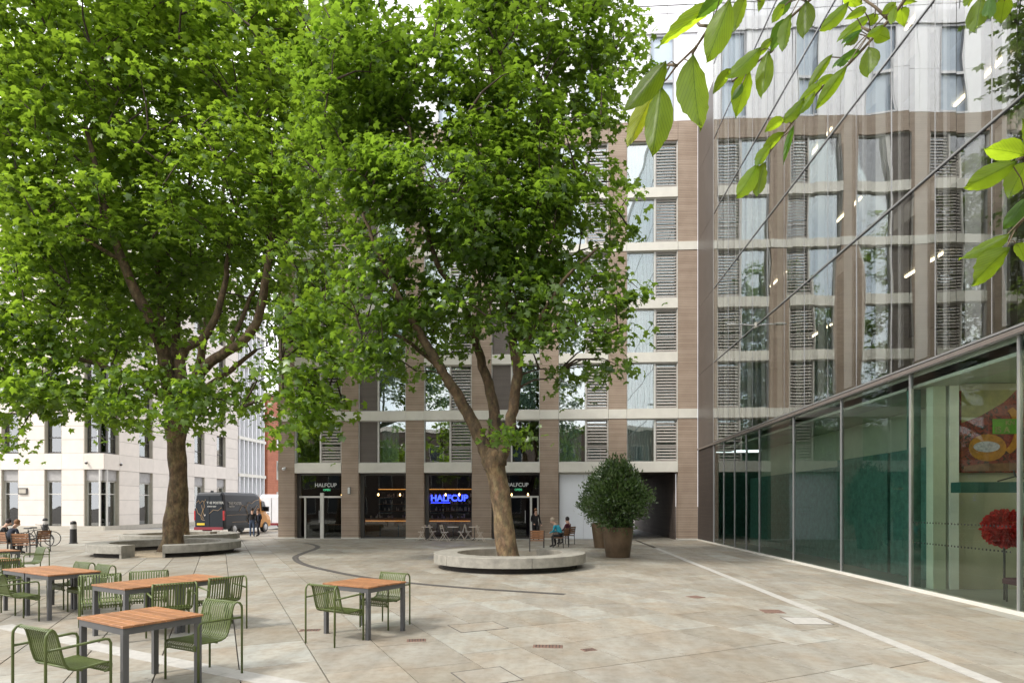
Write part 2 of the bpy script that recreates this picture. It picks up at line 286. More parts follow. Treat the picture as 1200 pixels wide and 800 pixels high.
# ------------------------------------------------------------------ mesh collector
class MB:
    def __init__(s): s.v = []; s.f = []
    def add(s, vs, fs):
        n = len(s.v); s.v += [tuple(v) for v in vs]; s.f += [tuple(i+n for i in f) for f in fs]; return s
    def box(s, x0, x1, y0, y1, z0, z1):
        return s.add([(x0,y0,z0),(x1,y0,z0),(x1,y1,z0),(x0,y1,z0),(x0,y0,z1),(x1,y0,z1),(x1,y1,z1),(x0,y1,z1)],
                     [(0,3,2,1),(4,5,6,7),(0,1,5,4),(1,2,6,5),(2,3,7,6),(3,0,4,7)])
    def bev(s, x0, x1, y0, y1, z0, z1, b=.01):
        """box with chamfered upper edges"""
        return s.add([(x0,y0,z0),(x1,y0,z0),(x1,y1,z0),(x0,y1,z0),(x0,y0,z1-b),(x1,y0,z1-b),(x1,y1,z1-b),(x0,y1,z1-b),
                      (x0+b,y0+b,z1),(x1-b,y0+b,z1),(x1-b,y1-b,z1),(x0+b,y1-b,z1)],
                     [(0,3,2,1),(8,9,10,11),(0,1,5,4),(1,2,6,5),(2,3,7,6),(3,0,4,7),(4,5,9,8),(5,6,10,9),(6,7,11,10),(7,4,8,11)])
    def tube(s, pts, r, n=8, cap=True):
        pts = [Vector(p) for p in pts]; m = len(pts)
        rs = r if isinstance(r, (list, tuple)) else [r]*m
        up = Vector((0, 0, 1)); vs = []; pn = None
        for i, p in enumerate(pts):
            t = (pts[min(i+1, m-1)]-pts[max(i-1, 0)]).normalized()
            if pn is None:
                a = up if abs(t.z) < .9 else Vector((1, 0, 0)); pn = t.cross(a).normalized()
            else:
                pn = (pn - t*pn.dot(t)).normalized()
            b = t.cross(pn)
            for k in range(n):
                a = 2*math.pi*k/n; vs.append(p+(pn*math.cos(a)+b*math.sin(a))*rs[i])
        fs = [(i*n+k, i*n+(k+1) % n, (i+1)*n+(k+1) % n, (i+1)*n+k) for i in range(m-1) for k in range(n)]
        if cap: fs += [tuple(range(n))[::-1], tuple(range((m-1)*n, m*n))]
        return s.add(vs, fs)
    def lathe(s, prof, n=24, c=(0, 0, 0)):
        vs = [(c[0]+r*math.cos(2*math.pi*k/n), c[1]+r*math.sin(2*math.pi*k/n), c[2]+z) for r, z in prof for k in range(n)]
        m = len(prof)
        fs = [(i*n+k, i*n+(k+1) % n, (i+1)*n+(k+1) % n, (i+1)*n+k) for i in range(m-1) for k in range(n)]
        fs += [tuple(range(n))[::-1], tuple(range((m-1)*n, m*n))]
        return s.add(vs, fs)
    def prism(s, poly, z0, z1):
        n = len(poly)
        return s.add([(x, y, z0) for x, y in poly]+[(x, y, z1) for x, y in poly],
                     [tuple(range(n))[::-1], tuple(range(n, 2*n))]+[(i, (i+1) % n, n+(i+1) % n, n+i) for i in range(n)])
    def xf(s, mtx):
        s.v = [tuple(mtx @ Vector(v)) for v in s.v]; return s
    def mesh(s, name, m, origin=(0, 0, 0), smooth=False):
        me = bpy.data.meshes.new(name)
        o = origin
        me.from_pydata([(a-o[0], b-o[1], c-o[2]) for a, b, c in s.v], [], s.f)
        if m: me.materials.append(m)
        if smooth: me.polygons.foreach_set('use_smooth', [True]*len(me.polygons))
        me.update(); return me
    def build(s, name, m, parent=None, smooth=False, kind=None, label=None, bevel=0):
        origin = (0, 0, 0)
        if parent is not None:
            r = parent
            while r.parent: r = r.parent
            origin = r.get('_o', (0, 0, 0))
        me = s.mesh(name, m, origin, smooth)
        o = bpy.data.objects.new(name, me); C.objects.link(o)
        if parent is not None: o.parent = parent
        if kind: o['kind'] = kind
        if label: o['label'] = label
        if bevel:
            b = o.modifiers.new('bevel', 'BEVEL'); b.width = bevel; b.segments = 2; b.limit_method = 'ANGLE'
        return o
def tag(o, label=None, cat=None, group=None, kind=None):
    if label: o['label'] = label
    if cat: o['category'] = cat
    if group: o['group'] = group
    if kind: o['kind'] = kind
    return o
def thing(name, label, cat, loc=(0, 0, 0), rz=0, group=None, absolute=True):
    o = bpy.data.objects.new(name, None); C.objects.link(o); o.empty_display_size = .2
    o.location = loc; o.rotation_euler = (0, 0, rz)
    if absolute: o['_o'] = tuple(loc)
    return tag(o, label, cat, group)
def copy_tree(o, parent=None):
    c = o.copy(); C.objects.link(c)
    if parent is not None: c.parent = parent
    for ch in list(o.children): copy_tree(ch, c)
    return c
def text_mesh(txt, size, extr, name, m, parent, mtx, bold=0):
    cu = bpy.data.curves.new('text', 'FONT'); cu.body = txt; cu.size = size; cu.extrude = extr; cu.align_x = 'LEFT'; cu.offset = bold
    ob = bpy.data.objects.new('text', cu); C.objects.link(ob)
    dg = bpy.context.evaluated_depsgraph_get(); me = bpy.data.meshes.new_from_object(ob.evaluated_get(dg))
    bpy.data.objects.remove(ob); me.transform(mtx)
    r = parent
    while r.parent: r = r.parent
    oo = r.get('_o', (0, 0, 0)); me.transform(Matrix.Translation((-oo[0], -oo[1], -oo[2])))
    me.materials.clear(); me.materials.append(m)
    o = bpy.data.objects.new(name, me); C.objects.link(o); o.parent = parent
    return o
FACE_CAM = Matrix.Rotation(R(90), 4, 'X')      # text standing up, read from -Y

# ------------------------------------------------------------------ GROUND
g = MB(); g.add([(-400,-300,-.035),(400,-300,-.035),(400,700,-.035),(-400,700,-.035)], [(0,1,2,3)])
ground = g.build('ground', M['bed']); tag(ground, kind='structure')
pav = bpy.data.objects.new('paved_square', None); C.objects.link(pav); tag(pav, kind='structure')
def clip(poly, a, b, c):              # keep a*x+b*y<=c
    out = []
    for i in range(len(poly)):
        p, q = poly[i], poly[(i+1) % len(poly)]
        dp, dq = a*p[0]+b*p[1]-c, a*q[0]+b*q[1]-c
        if dp <= 0: out.append(p)
        if dp*dq < 0:
            t = dp/(dp-dq); out.append((p[0]+(q[0]-p[0])*t, p[1]+(q[1]-p[1])*t))
    return out
slabs = []
def grid(ang, wd, ln, box, clips, ox=0, oy=0):
    u = (math.cos(ang), math.sin(ang)); v = (-math.sin(ang), math.cos(ang)); gp = .007
    x0, x1, y0, y1 = box
    cs = [(x, y) for x in (x0, x1) for y in (y0, y1)]
    us = [c[0]*u[0]+c[1]*u[1] for c in cs]; vs_ = [c[0]*v[0]+c[1]*v[1] for c in cs]
    r0, r1 = int(min(vs_)//wd)-1, int(max(vs_)//wd)+2
    rs = random.Random(3)
    for r in range(r0, r1):
        off = rs.choice([0, .33, .5, .66])*ln; c0 = min(us)-ln
        a = c0-(c0 % ln)+off
        while a < max(us)+ln:
            q = [(a+gp, r*wd+gp), (a+ln-gp, r*wd+gp), (a+ln-gp, (r+1)*wd-gp), (a+gp, (r+1)*wd-gp)]
            poly = [(ox+s_*u[0]+t*v[0], oy+s_*u[1]+t*v[1]) for s_, t in q]
            for k in clips: 
                poly = clip(poly, *k)
                if len(poly) < 3: break
            a += ln
            if len(poly) >= 3: slabs.append(poly)
STX = 4.66
grid(R(118.8), .86, 1.28, (-50, STX, -6, 46), [(1, 0, STX), (0, 1, 46), (-1, 0, 50), (0, -1, 6)], .12, .2)
grid(R(90), .86, 1.28, (STX+.2, 8.12, -6, 34), [(-1, 0, -(STX+.19)), (1, 0, 8.10), (0, 1, 34.1), (0, -1, 6)])
def cen(p): return (sum(a for a, b in p)/len(p), sum(b for a, b in p)/len(p))
def inview(p):
    x, y = cen(p); c, s = math.cos(YAW), math.sin(YAW)
    Z = -x*s+y*c; X = x*c+y*s
    return Z > 4 and abs(X/Z) < .9
vis = sorted([p for p in slabs if inview(p)], key=lambda p: math.hypot(*cen(p)))
near = vis[:296]; nid = set(id(p) for p in near)
far = [p for p in slabs if id(p) not in nid]
def slab_geo(mb, p, z0=-.03, z1=0, b=.004):
    x, y = cen(p); d = [math.hypot(a-x, c-y) for a, c in p]
    q = [(x+(a-x)*(1-b/max(dd, .05)), y+(c-y)*(1-b/max(dd, .05))) for (a, c), dd in zip(p, d)]
    n = len(p)
    mb.add([(a, c, z0) for a, c in p]+[(a, c, z1-b*.6) for a, c in p]+[(a, c, z1) for a, c in q],
           [tuple(range(2*n, 3*n))]+[(i, (i+1) % n, n+(i+1) % n, n+i) for i in range(n)]+[(n+i, n+(i+1) % n, 2*n+(i+1) % n, 2*n+i) for i in range(n)])
for p in near:
    x, y = cen(p); mb = MB(); slab_geo(mb, [(a-x, c-y) for a, c in p])
    o = mb.build('paving_slab', M['pave'], pav); o.location = (x, y, random.uniform(-.0012, .0012))
fm = MB()
for p in far: slab_geo(fm, p)
fm.build('far_paving_slabs', M['pave'], pav, kind='stuff')
# pale granite band running to the far corner, and the one across the near left
def strip(name, pts, wd, m, z=.004, piece=1.2, parent=None):
    k = 0
    for i in range(len(pts)-1):
        a, b = Vector((pts[i][0], pts[i][1], 0)), Vector((pts[i+1][0], pts[i+1][1], 0)); d = b-a; Ln = d.length; d.normalize(); nn = Vector((-d.y, d.x, 0))*wd/2
        n = max(1, round(Ln/piece)) if piece else 1
        for j in range(n):
            p, q = a+d*(Ln*j/n+.003), a+d*(Ln*(j+1)/n-.003)
            mb = MB(); mb.prism([tuple((p-nn)[:2]), tuple((q-nn)[:2]), tuple((q+nn)[:2]), tuple((p+nn)[:2])], -.02, z)
            mb.build(name, m, parent); k += 1
strip('band_stone', [(4.757, 2), (4.757, 27.5)], .185, M['band'], .003, 1.3, pav)
strip('band_stone', [(-8.6, 9.2), (-5.48, 7.62), (-2.69, 6.34), (-1.2, 5.75)], .26, M['band'], .004, 1.2, pav)
# curved slot drain
dp = [(357,636),(366,637.5),(372.5,640),(369,643),(360,646),(350,650),(346,653),(350,658),(363,663),(382,667.5),(420,675),(483,683),(567,690),(662,696)]
dw = [G(*q) for q in dp]
# smooth the drain path
sm = []
for i in range(len(dw)-1):
    p0, p1, p2, p3 = dw[max(i-1, 0)], dw[i], dw[i+1], dw[min(i+2, len(dw)-1)]
    for t in (0, .25, .5, .75): sm.append(.5*((2*p1)+(p2-p0)*t+(2*p0-5*p1+4*p2-p3)*t*t+(3*p1-p0-3*p2+p3)*t**3))
sm.append(dw[-1])
dr = MB(); n_ = len(sm)
Lf = []; Rt = []
for i, p in enumerate(sm):
    t = (sm[min(i+1, n_-1)]-sm[max(i-1, 0)]).normalized(); nn = Vector((-t.y, t.x, 0))*.11
    Lf.append(p+nn); Rt.append(p-nn)
vs = [(q.x, q.y, .004) for q in Lf]+[(q.x, q.y, .004) for q in Rt]+[(q.x, q.y, -.02) for q in Lf]+[(q.x, q.y, -.02) for q in Rt]
dr.add(vs, [(i+n_, i+1+n_, i+1, i) for i in range(n_-1)]+[(i, i+1, i+1+2*n_, i+2*n_) for i in range(n_-1)]+[(i+n_, i+n_+3*n_-n_, i+1+3*n_, i+1+n_) for i in range(0)])
drain = thing('drain_channel', 'dark slotted drain channel curving across the paving', 'drain', tuple(sm[0]))
dr.build('channel', M['drain'], drain)
sl = MB()
for i in range(n_-1):
    a, b = sm[i], sm[i+1]; d = (b-a).normalized(); nn = Vector((-d.y, d.x, 0))
    for sg in (-.06, .06):
        q = [a+nn*(sg-.012), b+nn*(sg-.012), b+nn*(sg+.012), a+nn*(sg+.012)]
        sl.prism([(v.x, v.y) for v in q], .0, .0062)
sl.build('slot', M['joint'], drain)
# covers
def cover(px, py, wx, wy, ang, label, grating=True, m='rust', name='drain_cover'):
    c = G(px, py); t = thing(name, label, 'drain cover', (c.x, c.y, 0), R(ang), absolute=False)
    MB().bev(-wx/2, wx/2, -wy/2, wy/2, -.02, .006, .004).build('frame', M[m], t)
    if grating:
        n = max(3, int(wx/.045)); b = MB()
        for i in range(n):
            x = -wx/2+.02+(wx-.04)*(i+.5)/n
            for yy in (-.25, .25): b.box(x-.008, x+.008, yy*wy-wy*.17, yy*wy+wy*.17, .0, .0075)
        b.build('grating', M['joint'], t, kind='stuff')
    return t
cover(642, 757, .40, .17, -2, 'wide rusty drain grating, right of the other small ones in mid paving')
cover(690, 761, .19, .13, 25, 'small diamond-set rusty cover right of the widest drain grating')
cover(488, 750, .27, .17, 12, 'rusty drain cover just right of the lone table')
cover(363, 738, .30, .15, 10, 'rusty drain cover under the left chair of the lone table')
cover(815, 699, .28, .28, 30, 'small brown round-looking cover left of the pale stone band', False)
cover(905, 716, .36, .36, 0, 'brown cover beside the pale stone band, nearest the glass building', False)
def access(px, py, wx, wy, ang, label):
    c = G(px, py); t = thing('access_cover', label, 'access cover', (c.x, c.y, 0), R(ang), absolute=False)
    b = MB(); e = .011
    for x0, x1, y0, y1 in ((-wx/2, wx/2, -wy/2, -wy/2+e), (-wx/2, wx/2, wy/2-e, wy/2), (-wx/2, -wx/2+e, -wy/2+e, wy/2-e), (wx/2-e, wx/2, -wy/2+e, wy/2-e)): b.box(x0, x1, y0, y1, -.02, .005)
    b.build('frame', M['drain'], t)
    MB().box(-wx/2+e+.003, wx/2-e-.003, -wy/2+e+.003, wy/2-e-.003, -.02, .004).build('inlay', M['band'] if 'pale' in label else M['pave'], t)
access(560, 734, .78, .62, 28.8, 'square stone-filled access cover in mid paving right of the lone table')
access(570, 792, .62, .62, 28.8, 'stone-filled access cover at the bottom edge of the photo')
access(945, 727, .62, .62, 0, 'pale stone-filled access cover set in the granite band')
access(450, 689.5, .3, .3, 28.8, 'small access cover beyond the lone table')
access(240, 697, .5, .5, 28.8, 'faint access cover beyond the row of joined tables')

# ------------------------------------------------------------------ BROWN APARTMENT BUILDING
FY = 34.2
bl = thing('apartment_building', 'brown clad apartment building with pale bands, louvred windows and cafe at street level', 'building', (-3, FY, 0))
PX = [(-15.38,-14.43),(-11.71,-10.73),(-8.01,-6.99),(-4.27,-3.17),(-.47,.57),(3.32,4.32),(7.11,8.17)]
BX = [(-14.43,-11.71),(-10.73,-8.01),(-6.99,-4.27),(-3.17,-.47),(.57,3.32),(4.32,7.11)]
WT = [(4.26,6.67),(7.18,9.76),(10.28,12.72),(13.26,15.89),(16.34,18.82),(19.36,21.92)]
for a, b in PX:
    for z0, z1 in ((0, 6.67), (7.18, 15.89), (16.34, 22.95)):
        MB().box(a, b, FY, FY+.55, z0+.004, z1-.004).build('pier', M['clad'], bl)
for z0, z1 in ((6.67, 7.18), (15.89, 16.34)):
    xs = sorted([x for p in PX for x in p])
    for i in range(len(xs)-1):
        MB().box(xs[i]+.008, xs[i+1]-.008, FY-.03, FY+.5, z0, z1).build('band_panel', M['bandw'], bl)
for a, b in BX:
    for z0, z1 in ((3.72, 4.26), (9.76, 10.28), (12.72, 13.26), (18.82, 19.36), (21.92, 22.95)):
        MB().box(a+.012, b-.012, FY-.015, FY+.5, z0, z1).build('spandrel', M['clad'] if z0 > 21 else M['bandw'], bl)
# floors and backs of rooms
for z in (3.95, 6.9, 10.0, 13.0, 16.1, 19.1, 22.3):
    MB().box(-15.3, 8.1, FY+.56, FY+5, z-.1, z+.1).build('floor_slab', M['slab_in'], bl)
MB().box(-15.3, 8.1, FY+4.2, FY+4.6, 4.06, 22).build('rear_wall', M['room'], bl)
for a, b in PX[1:-1]:
    MB().box((a+b)/2-.15, (a+b)/2+.15, FY+.56, FY+4.1, 4.06, 22.2).build('party_wall', M['room'], bl)
def curtain(x0, x1, y, z0, z1, m, parent, n=None, amp=.035):
    n = n or max(6, int((x1-x0)/.06)); b = MB(); vs = []
    ph = random.random()*6
    for i in range(n+1):
        x = x0+(x1-x0)*i/n; yy = y+amp*math.sin(i*1.9+ph)+amp*.4*math.sin(i*.7)
        vs += [(x, yy, z0), (x, yy, z1)]
    b.add(vs, [(2*i, 2*i+2, 2*i+3, 2*i+1) for i in range(n)]); return b.build('curtain', m, parent, smooth=True)
def louvres(x0, x1, y, z0, z1, parent, pitch=.165):
    f = MB(); e = .045
    f.box(x0, x0+e, y, y+.06, z0, z1); f.box(x1-e, x1, y, y+.06, z0, z1); f.box(x0+e, x1-e, y, y+.06, z0, z0+e); f.box(x0+e, x1-e, y, y+.06, z1-e, z1)
    zc = z0+(z1-z0)*.36; f.box(x0+e, x1-e, y-.002, y+.05, zc, zc+.07)
    l = f.build('louvre_frame', M['louvre'], parent)
    s = MB(); z = z0+e+.03
    while z < z1-e-.06:
        if not (zc-.05 < z < zc+.08):
            s.add([(x0+e, y-.005, z), (x1-e, y-.005, z), (x1-e, y+.05, z+.075), (x0+e, y+.05, z+.075), (x0+e, y+.0, z-.012), (x1-e, y+.0, z-.012), (x1-e, y+.055, z+.063), (x0+e, y+.055, z+.063)],
                  [(0,1,2,3),(7,6,5,4),(0,4,5,1),(2,6,7,3)])
        z += pitch
    s.build('louvre_slats', M['louvre'], l, kind='stuff')
rw = random.Random(5)
for bi, (a, b) in enumerate(BX):
    for fi, (z0, z1) in enumerate(WT):
        w_ = MB(); yf = FY+.13
        e = .04
        w_.box(a+.01, a+e, FY+.03, FY+.3, z0, z1); w_.box(b-e, b-.01, FY+.03, FY+.3, z0, z1)
        w_.box(a+e, b-e, FY+.1, FY+.28, z0, z0+.05); w_.box(a+e, b-e, FY+.1, FY+.28, z1-.05, z1)
        panel_left = bi in (1, 3)
        mid = a+1.12 if panel_left else b-1.24
        w_.box(mid-.04, mid+.04, FY+.08, FY+.28, z0+.05, z1-.05)
        win = w_.build('window', M['frame'], bl)
        gx0, gx1 = (mid+.04, b-e) if panel_left else (a+e, mid-.04)
        MB().box(gx0, gx1, FY+.2, FY+.215, z0+.05, z1-.05).build('pane', M['glass_w'], win)
        if panel_left:
            MB().box(a+e, mid-.04, FY+.12, FY+.2, z0+.05, z1-.05).build('fine_louvre_panel', M['louvrep'], win)
        else:
            louvres(mid+.04, b-e, FY+.1, z0+.05, z1-.05, bl)
            MB().box(mid+.04, b-e, FY+.3, FY+.315, z0+.05, z1-.05).build('pane', M['glass_w'], win)
            if rw.random() < .75: curtain(mid+.1, b-.1, FY+.5, z0+.1, z1-.1, M['curtain_t'], win)
        r = rw.random()
        if bi >= 4 or r < .7:
            curtain(gx0+.03, gx1-(.03 if bi >= 4 and fi != 0 else rw.uniform(0, .5)), FY+.45, z0+.06, z1-.06, M['curtain'] if (bi >= 4 and fi > 0) or rw.random() < .4 else M['curtain_t'], win)
# attic: white metal storey, parapet, rail and set back top storey
x = -15.38; k = 0
while x < 8.1:
    x1 = min(x+1.31, 8.16)
    if k % 3 == 1 or (x1 > 6.2 and x < 5.6):
        fr = MB(); fr.box(x+.01, x+.06, FY+.02, FY+.3, 23.0, 27.75); fr.box(x1-.06, x1-.01, FY+.02, FY+.3, 23.0, 27.75)
        fr.box(x+.06, x1-.06, FY+.02, FY+.3, 25.1, 25.25); fr.box(x+.06, x1-.06, FY+.02, FY+.3, 27.65, 27.75); fr.box(x+.06, x1-.06, FY+.02, FY+.3, 23.0, 23.1)
        o = fr.build('attic_window', M['mull'], bl)
        MB().box(x+.06, x1-.06, FY+.16, FY+.175, 23.1, 27.65).build('pane', M['frosted'], o)
    else:
        MB().box(x+.008, x1-.008, FY+.04, FY+.3, 23.0, 25.35).build('attic_panel', M['white'], bl)
        MB().box(x+.008, x1-.008, FY+.04, FY+.3, 25.37, 27.75).build('attic_panel', M['white'], bl)
    x += 1.31; k += 1
MB().box(-15.4, 8.18, FY-.05, FY+.5, 27.78, 28.5).build('parapet', M['white'], bl)
rl = MB(); rl.tube([(-15.3, FY+.1, 29.4), (8.1, FY+.1, 29.4)], .025); rl.tube([(-15.3, FY+.1, 28.95), (8.1, FY+.1, 28.95)], .015)
for i in range(16): rl.tube([(-15.3+i*1.56, FY+.1, 28.5), (-15.3+i*1.56, FY+.1, 29.4)], .02, 6)
rl.build('roof_railing', M['frame_d'], bl)
for i in range(9):
    x = -15.3+i*2.6
    MB().box(x, x+2.59, FY+2.2, FY+2.5, 28.4, 32.0).build('setback_panel', M['white'], bl)
MB().box(-15.38, 8.15, FY+.3, FY+9, 27.76, 28.3).build('roof', M['white'], bl)
MB().box(-15.38, -15.18, FY+.56, FY+9, .0, 27.7).build('side_wall', M['clad'], bl)
# ground floor fit out
for i in (0, 1, 2, 3):
    a, b = BX[i]
    f = MB(); e = .05
    f.box(a+.01, a+.22, FY+.35, FY+.5, 0, 3.71); f.box(b-.06, b-.01, FY+.35, FY+.5, 0, 3.71)
    f.box(a+.22, b-.06, FY+.35, FY+.5, 3.6, 3.71); f.box(a+.22, b-.06, FY+.35, FY+.5, 0, .08)
    sw = f.build('shopfront', M['frame_d'], bl)
    if i in (1, 2):
        MB().box(a+.22, b-.06, FY+.42, FY+.435, .08, 3.6).build('pane', M['glass_shop'], sw)
    else:
        d = MB(); x0, x1 = a+.45, b-.02
        if i == 3: x0, x1 = a+.9, b-.06
        fm_ = 'cream' if i == 0 else 'frame'
        d.box(x0, x0+.09, FY+.3, FY+.42, 0, 2.32); d.box(x1-.09, x1, FY+.3, FY+.42, 0, 2.32); d.box(x0-(.3 if i == 0 else 0), x1, FY+.302, FY+.418, 2.32, 2.42)
        xm = (x0+x1)/2 - (.1 if i == 0 else -.25)
        if i == 0: d.box(xm-.1, xm+.1, FY+.298, FY+.42, 0, 2.6)
        else: d.box(xm+.12, xm+.24, FY+.3, FY+.42, 0, 2.32)
        dd = d.build('door_frame', M['frame' if i == 3 else 'frame'], bl)
        MB().box(a+.22, b-.06, FY+.44, FY+.45, 2.42, 3.6).build('transom_pane', M['glass_shop'], sw)
        MB().box(x0+.09, xm-.1, FY+.36, FY+.37, .05, 2.3).build('door_pane', M['glass_shop'], dd)
        if i == 0: MB().box(xm+.1, x1-.09, FY+.36, FY+.37, .05, 2.3).build('door_pane', M['glass_shop'], dd)
        MB().tube([(xm-.14, FY+.27, .9), (xm-.14, FY+.27, 1.6)], .018).build('door_handle', M['mull'], dd)
# cafe interior
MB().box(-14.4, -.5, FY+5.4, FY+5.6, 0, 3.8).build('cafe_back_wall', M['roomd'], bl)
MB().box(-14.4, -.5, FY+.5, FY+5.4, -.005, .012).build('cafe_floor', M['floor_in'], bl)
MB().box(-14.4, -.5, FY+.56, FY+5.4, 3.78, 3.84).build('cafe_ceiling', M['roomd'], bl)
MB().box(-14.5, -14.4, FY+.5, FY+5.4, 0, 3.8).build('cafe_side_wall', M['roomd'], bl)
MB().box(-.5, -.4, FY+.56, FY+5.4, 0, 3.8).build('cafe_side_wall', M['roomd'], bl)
ct = thing('cafe_counter', 'long wooden counter with shelves of cups inside the cafe window', 'counter', (-9, FY+3.5, 0))
MB().box(-11.2, -4.6, FY+2.6, FY+3.2, 0.012, 1.05).build('counter_front', M['wood'], ct)
MB().box(-11.1, -4.7, FY+2.56, FY+2.58, .93, .96).build('light_strip', M['amber'], ct)  # glowing strip added so the wooden counter front looks warmly lit
MB().box(-11.0, -4.8, FY+5.0, FY+5.04, 2.9, 2.94).build('light_strip', M['amber'], ct)
MB().box(-11.3, -4.5, FY+2.5, FY+3.3, 1.055, 1.11).build('counter_top', M['tabwood'], ct)
for z in (1.5, 1.95, 2.4): MB().box(-11.0, -4.8, FY+5.1, FY+5.38, z, z+.04).build('shelf', M['wood'], ct)
rr = random.Random(8); cp = MB()
for z in (1.11, 1.54, 1.99, 2.44):
    for i in range(38):
        x = rr.uniform(-10.9, -4.9); y = FY+5.22 if z > 1.2 else FY+rr.uniform(2.6, 3.1); h = rr.uniform(.09, .26); r = rr.uniform(.03, .06)
        cp.lathe([(r*.8, 0), (r, h*.6), (r*.5, h)], 6, (x, y, z+.002))
cp.build('cups_and_jars', M['cream'], ct, kind='stuff')
for i, x in enumerate((-13.6, -12.6, -10.2, -9.0, -7.8, -6.2, -5.3, -2.2, -1.2)):
    t = thing('pendant_lamp', 'warm glowing pendant lamp hanging in the cafe, number of it told by the bay it hangs in' , 'lamp', (x, FY+2.2+.5*(i % 2), 2.6))
    t['label'] = ['small warm pendant behind the left leaf of the white framed door', 'small warm pendant behind the right leaf of the white framed door',
                  'left warm pendant in the unlettered cafe window', 'middle warm pendant in the unlettered cafe window', 'warm pendant behind the pier right of the unlettered cafe window',
                  'warm pendant in the cafe window with the blue neon sign, left one', 'warm pendant in the cafe window with the blue neon sign, right one',
                  'warm pendant inside the cafe door behind the near tree, left one', 'warm pendant just inside the open cafe door'][i]
    y = FY+2.2+.5*(i % 2)
    MB().lathe([(.015, .11), (.045, .04), (.05, 0), (.02, -.04)][::-1], 12, (x, y, 2.5)).build('bulb', M['warm_lamp'], t, smooth=True)
    MB().tube([(x, y, 2.66), (x, y, 3.77)], .008, 6).build('cord', M['black'], t)
for i, (x, y) in enumerate(((-9.9, 1.5), (-8.9, 1.9), (-6.0, 1.6), (-5.2, 1.5), (-12.9, 2.2))):
    y += FY
    t = thing('cafe_table', ['indoor cafe table at the left of the unlettered window', 'indoor cafe table at the right of the unlettered window', 'indoor cafe table under the blue neon sign',
                             'indoor cafe table right of the blue neon sign', 'indoor cafe table behind the white framed doors'][i], 'table', (x, y, 0.013))
    MB().box(x-.35, x+.35, y-.35, y+.35, .72, .75).build('tabletop', M['wood'], t)
    MB().lathe([(.22, .014), (.2, .03), (.03, .05), (.03, .72)], 12, (x, y, 0)).build('pedestal', M['iron'], t)
# signs
ns = thing('neon_sign', 'blue glowing neon sign reading HALFCUP in the cafe window', 'sign', (-6.83, FY+.6, 2.1))
text_mesh('HALFCUP', .50, .012, 'lettering', M['neon'], ns, Matrix.Translation((-6.72, FY+.62, 2.14)) @ FACE_CAM, .012)
nb = MB().box(-6.7, -5.6, FY+.62, FY+.64, 2.02, 2.05).build('underline', M['neon'], ns)
MB().tube([(-6.2, FY+.65, 2.5), (-6.2, FY+.65, 3.6)], .006, 6).build('hanger', M['black'], ns)
MB().tube([(-5.3, FY+.65, 2.5), (-5.3, FY+.65, 3.6)], .006, 6).build('hanger', M['black'], ns)
for x0, lab in ((-13.42, 'white HALFCUP lettering over the white framed double door'), (-2.4, 'white HALFCUP lettering over the cafe door behind the near tree')):
    s_ = thing('door_sign', lab, 'sign', (x0, FY+.4, 2.9))
    text_mesh('HALFCUP', .30, .008, 'lettering', M['sign_white'], s_, Matrix.Translation((x0, FY+.43, 2.95)) @ FACE_CAM, .004)
    text_mesh('OPEN', .16, .006, 'small_lettering', M['sign_green'], s_, Matrix.Translation((x0+.5, FY+.43, 2.72)) @ FACE_CAM, .004)
# hoarding in bay 5, passage in bay 6
hd = thing('hoarding', 'plain white hoarding panels closing the bay beside the passage', 'hoarding', (2, FY+.3, 0))
for a, b in ((.62, 1.95), (1.96, 3.29)):
    MB().box(a, b, FY+.28, FY+.36, .02, 3.6).build('panel', M['hoard'], hd)
MB().box(.6, 3.3, FY+.26, FY+.4, 3.602, 3.71).build('head_trim', M['frame'], hd)
text_mesh('POLITE NOTICE', .13, .002, 'small_print', M['blind'], hd, Matrix.Translation((2.0, FY+.276, 1.72)) @ FACE_CAM)
text_mesh('POST NO BILLS', .10, .002, 'small_print', M['blind'], hd, Matrix.Translation((2.1, FY+.276, 1.55)) @ FACE_CAM)
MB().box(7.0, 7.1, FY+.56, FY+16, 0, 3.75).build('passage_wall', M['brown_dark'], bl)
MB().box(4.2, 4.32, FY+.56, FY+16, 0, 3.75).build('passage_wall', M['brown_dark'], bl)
MB().box(4.2, 7.1, FY+.4, FY+16, 3.76, 3.84).build('passage_soffit', M['room'], bl)
MB().box(4.0, 7.3, FY, FY+17, -.03, -.002).build('passage_floor', M['pave'], bl)
MB().box(4.35, 5.9, FY+9, FY+9.2, 0, 3.7).build('passage_gate', M['frame_d'], bl)
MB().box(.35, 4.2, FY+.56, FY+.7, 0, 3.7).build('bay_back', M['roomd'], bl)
for a, b in PX: MB().box(a-.015, b+.015, FY-.02, FY+.5, -.02, .07).build('pier_base', M['bandw'], bl)
MB().box(-15.5, 4.3, FY-.35, FY-.031, -.02, .02).build('threshold_kerb', M['band'], bl)
wl = thing('wall_light', 'pale box wall light on the brown pier beside the white framed door', 'wall light', (-11.27, FY, 2.6))
MB().box(-11.34, -11.18, FY-.02, FY-.001, 2.52, 2.92).build('backplate', M['frame_d'], wl)
MB().bev(-11.31, -11.2, FY-.13, FY-.021, 2.54, 2.9, .02).build('shade', M['sign_white'], wl)
sc = thing('security_camera', 'white dome security camera on the left end pier of the brown building', 'camera', (-14.98, FY, 3.9))
MB().box(-15.02, -14.94, FY-.1, FY-.001, 3.98, 4.06).build('bracket', M['white'], sc)
MB().lathe([(.03, -.09), (.09, -.04), (.1, 0), (.09, .05), (.03, .07)], 14, (-14.98, FY-.17, 3.95)).build('dome', M['white'], sc, smooth=True)

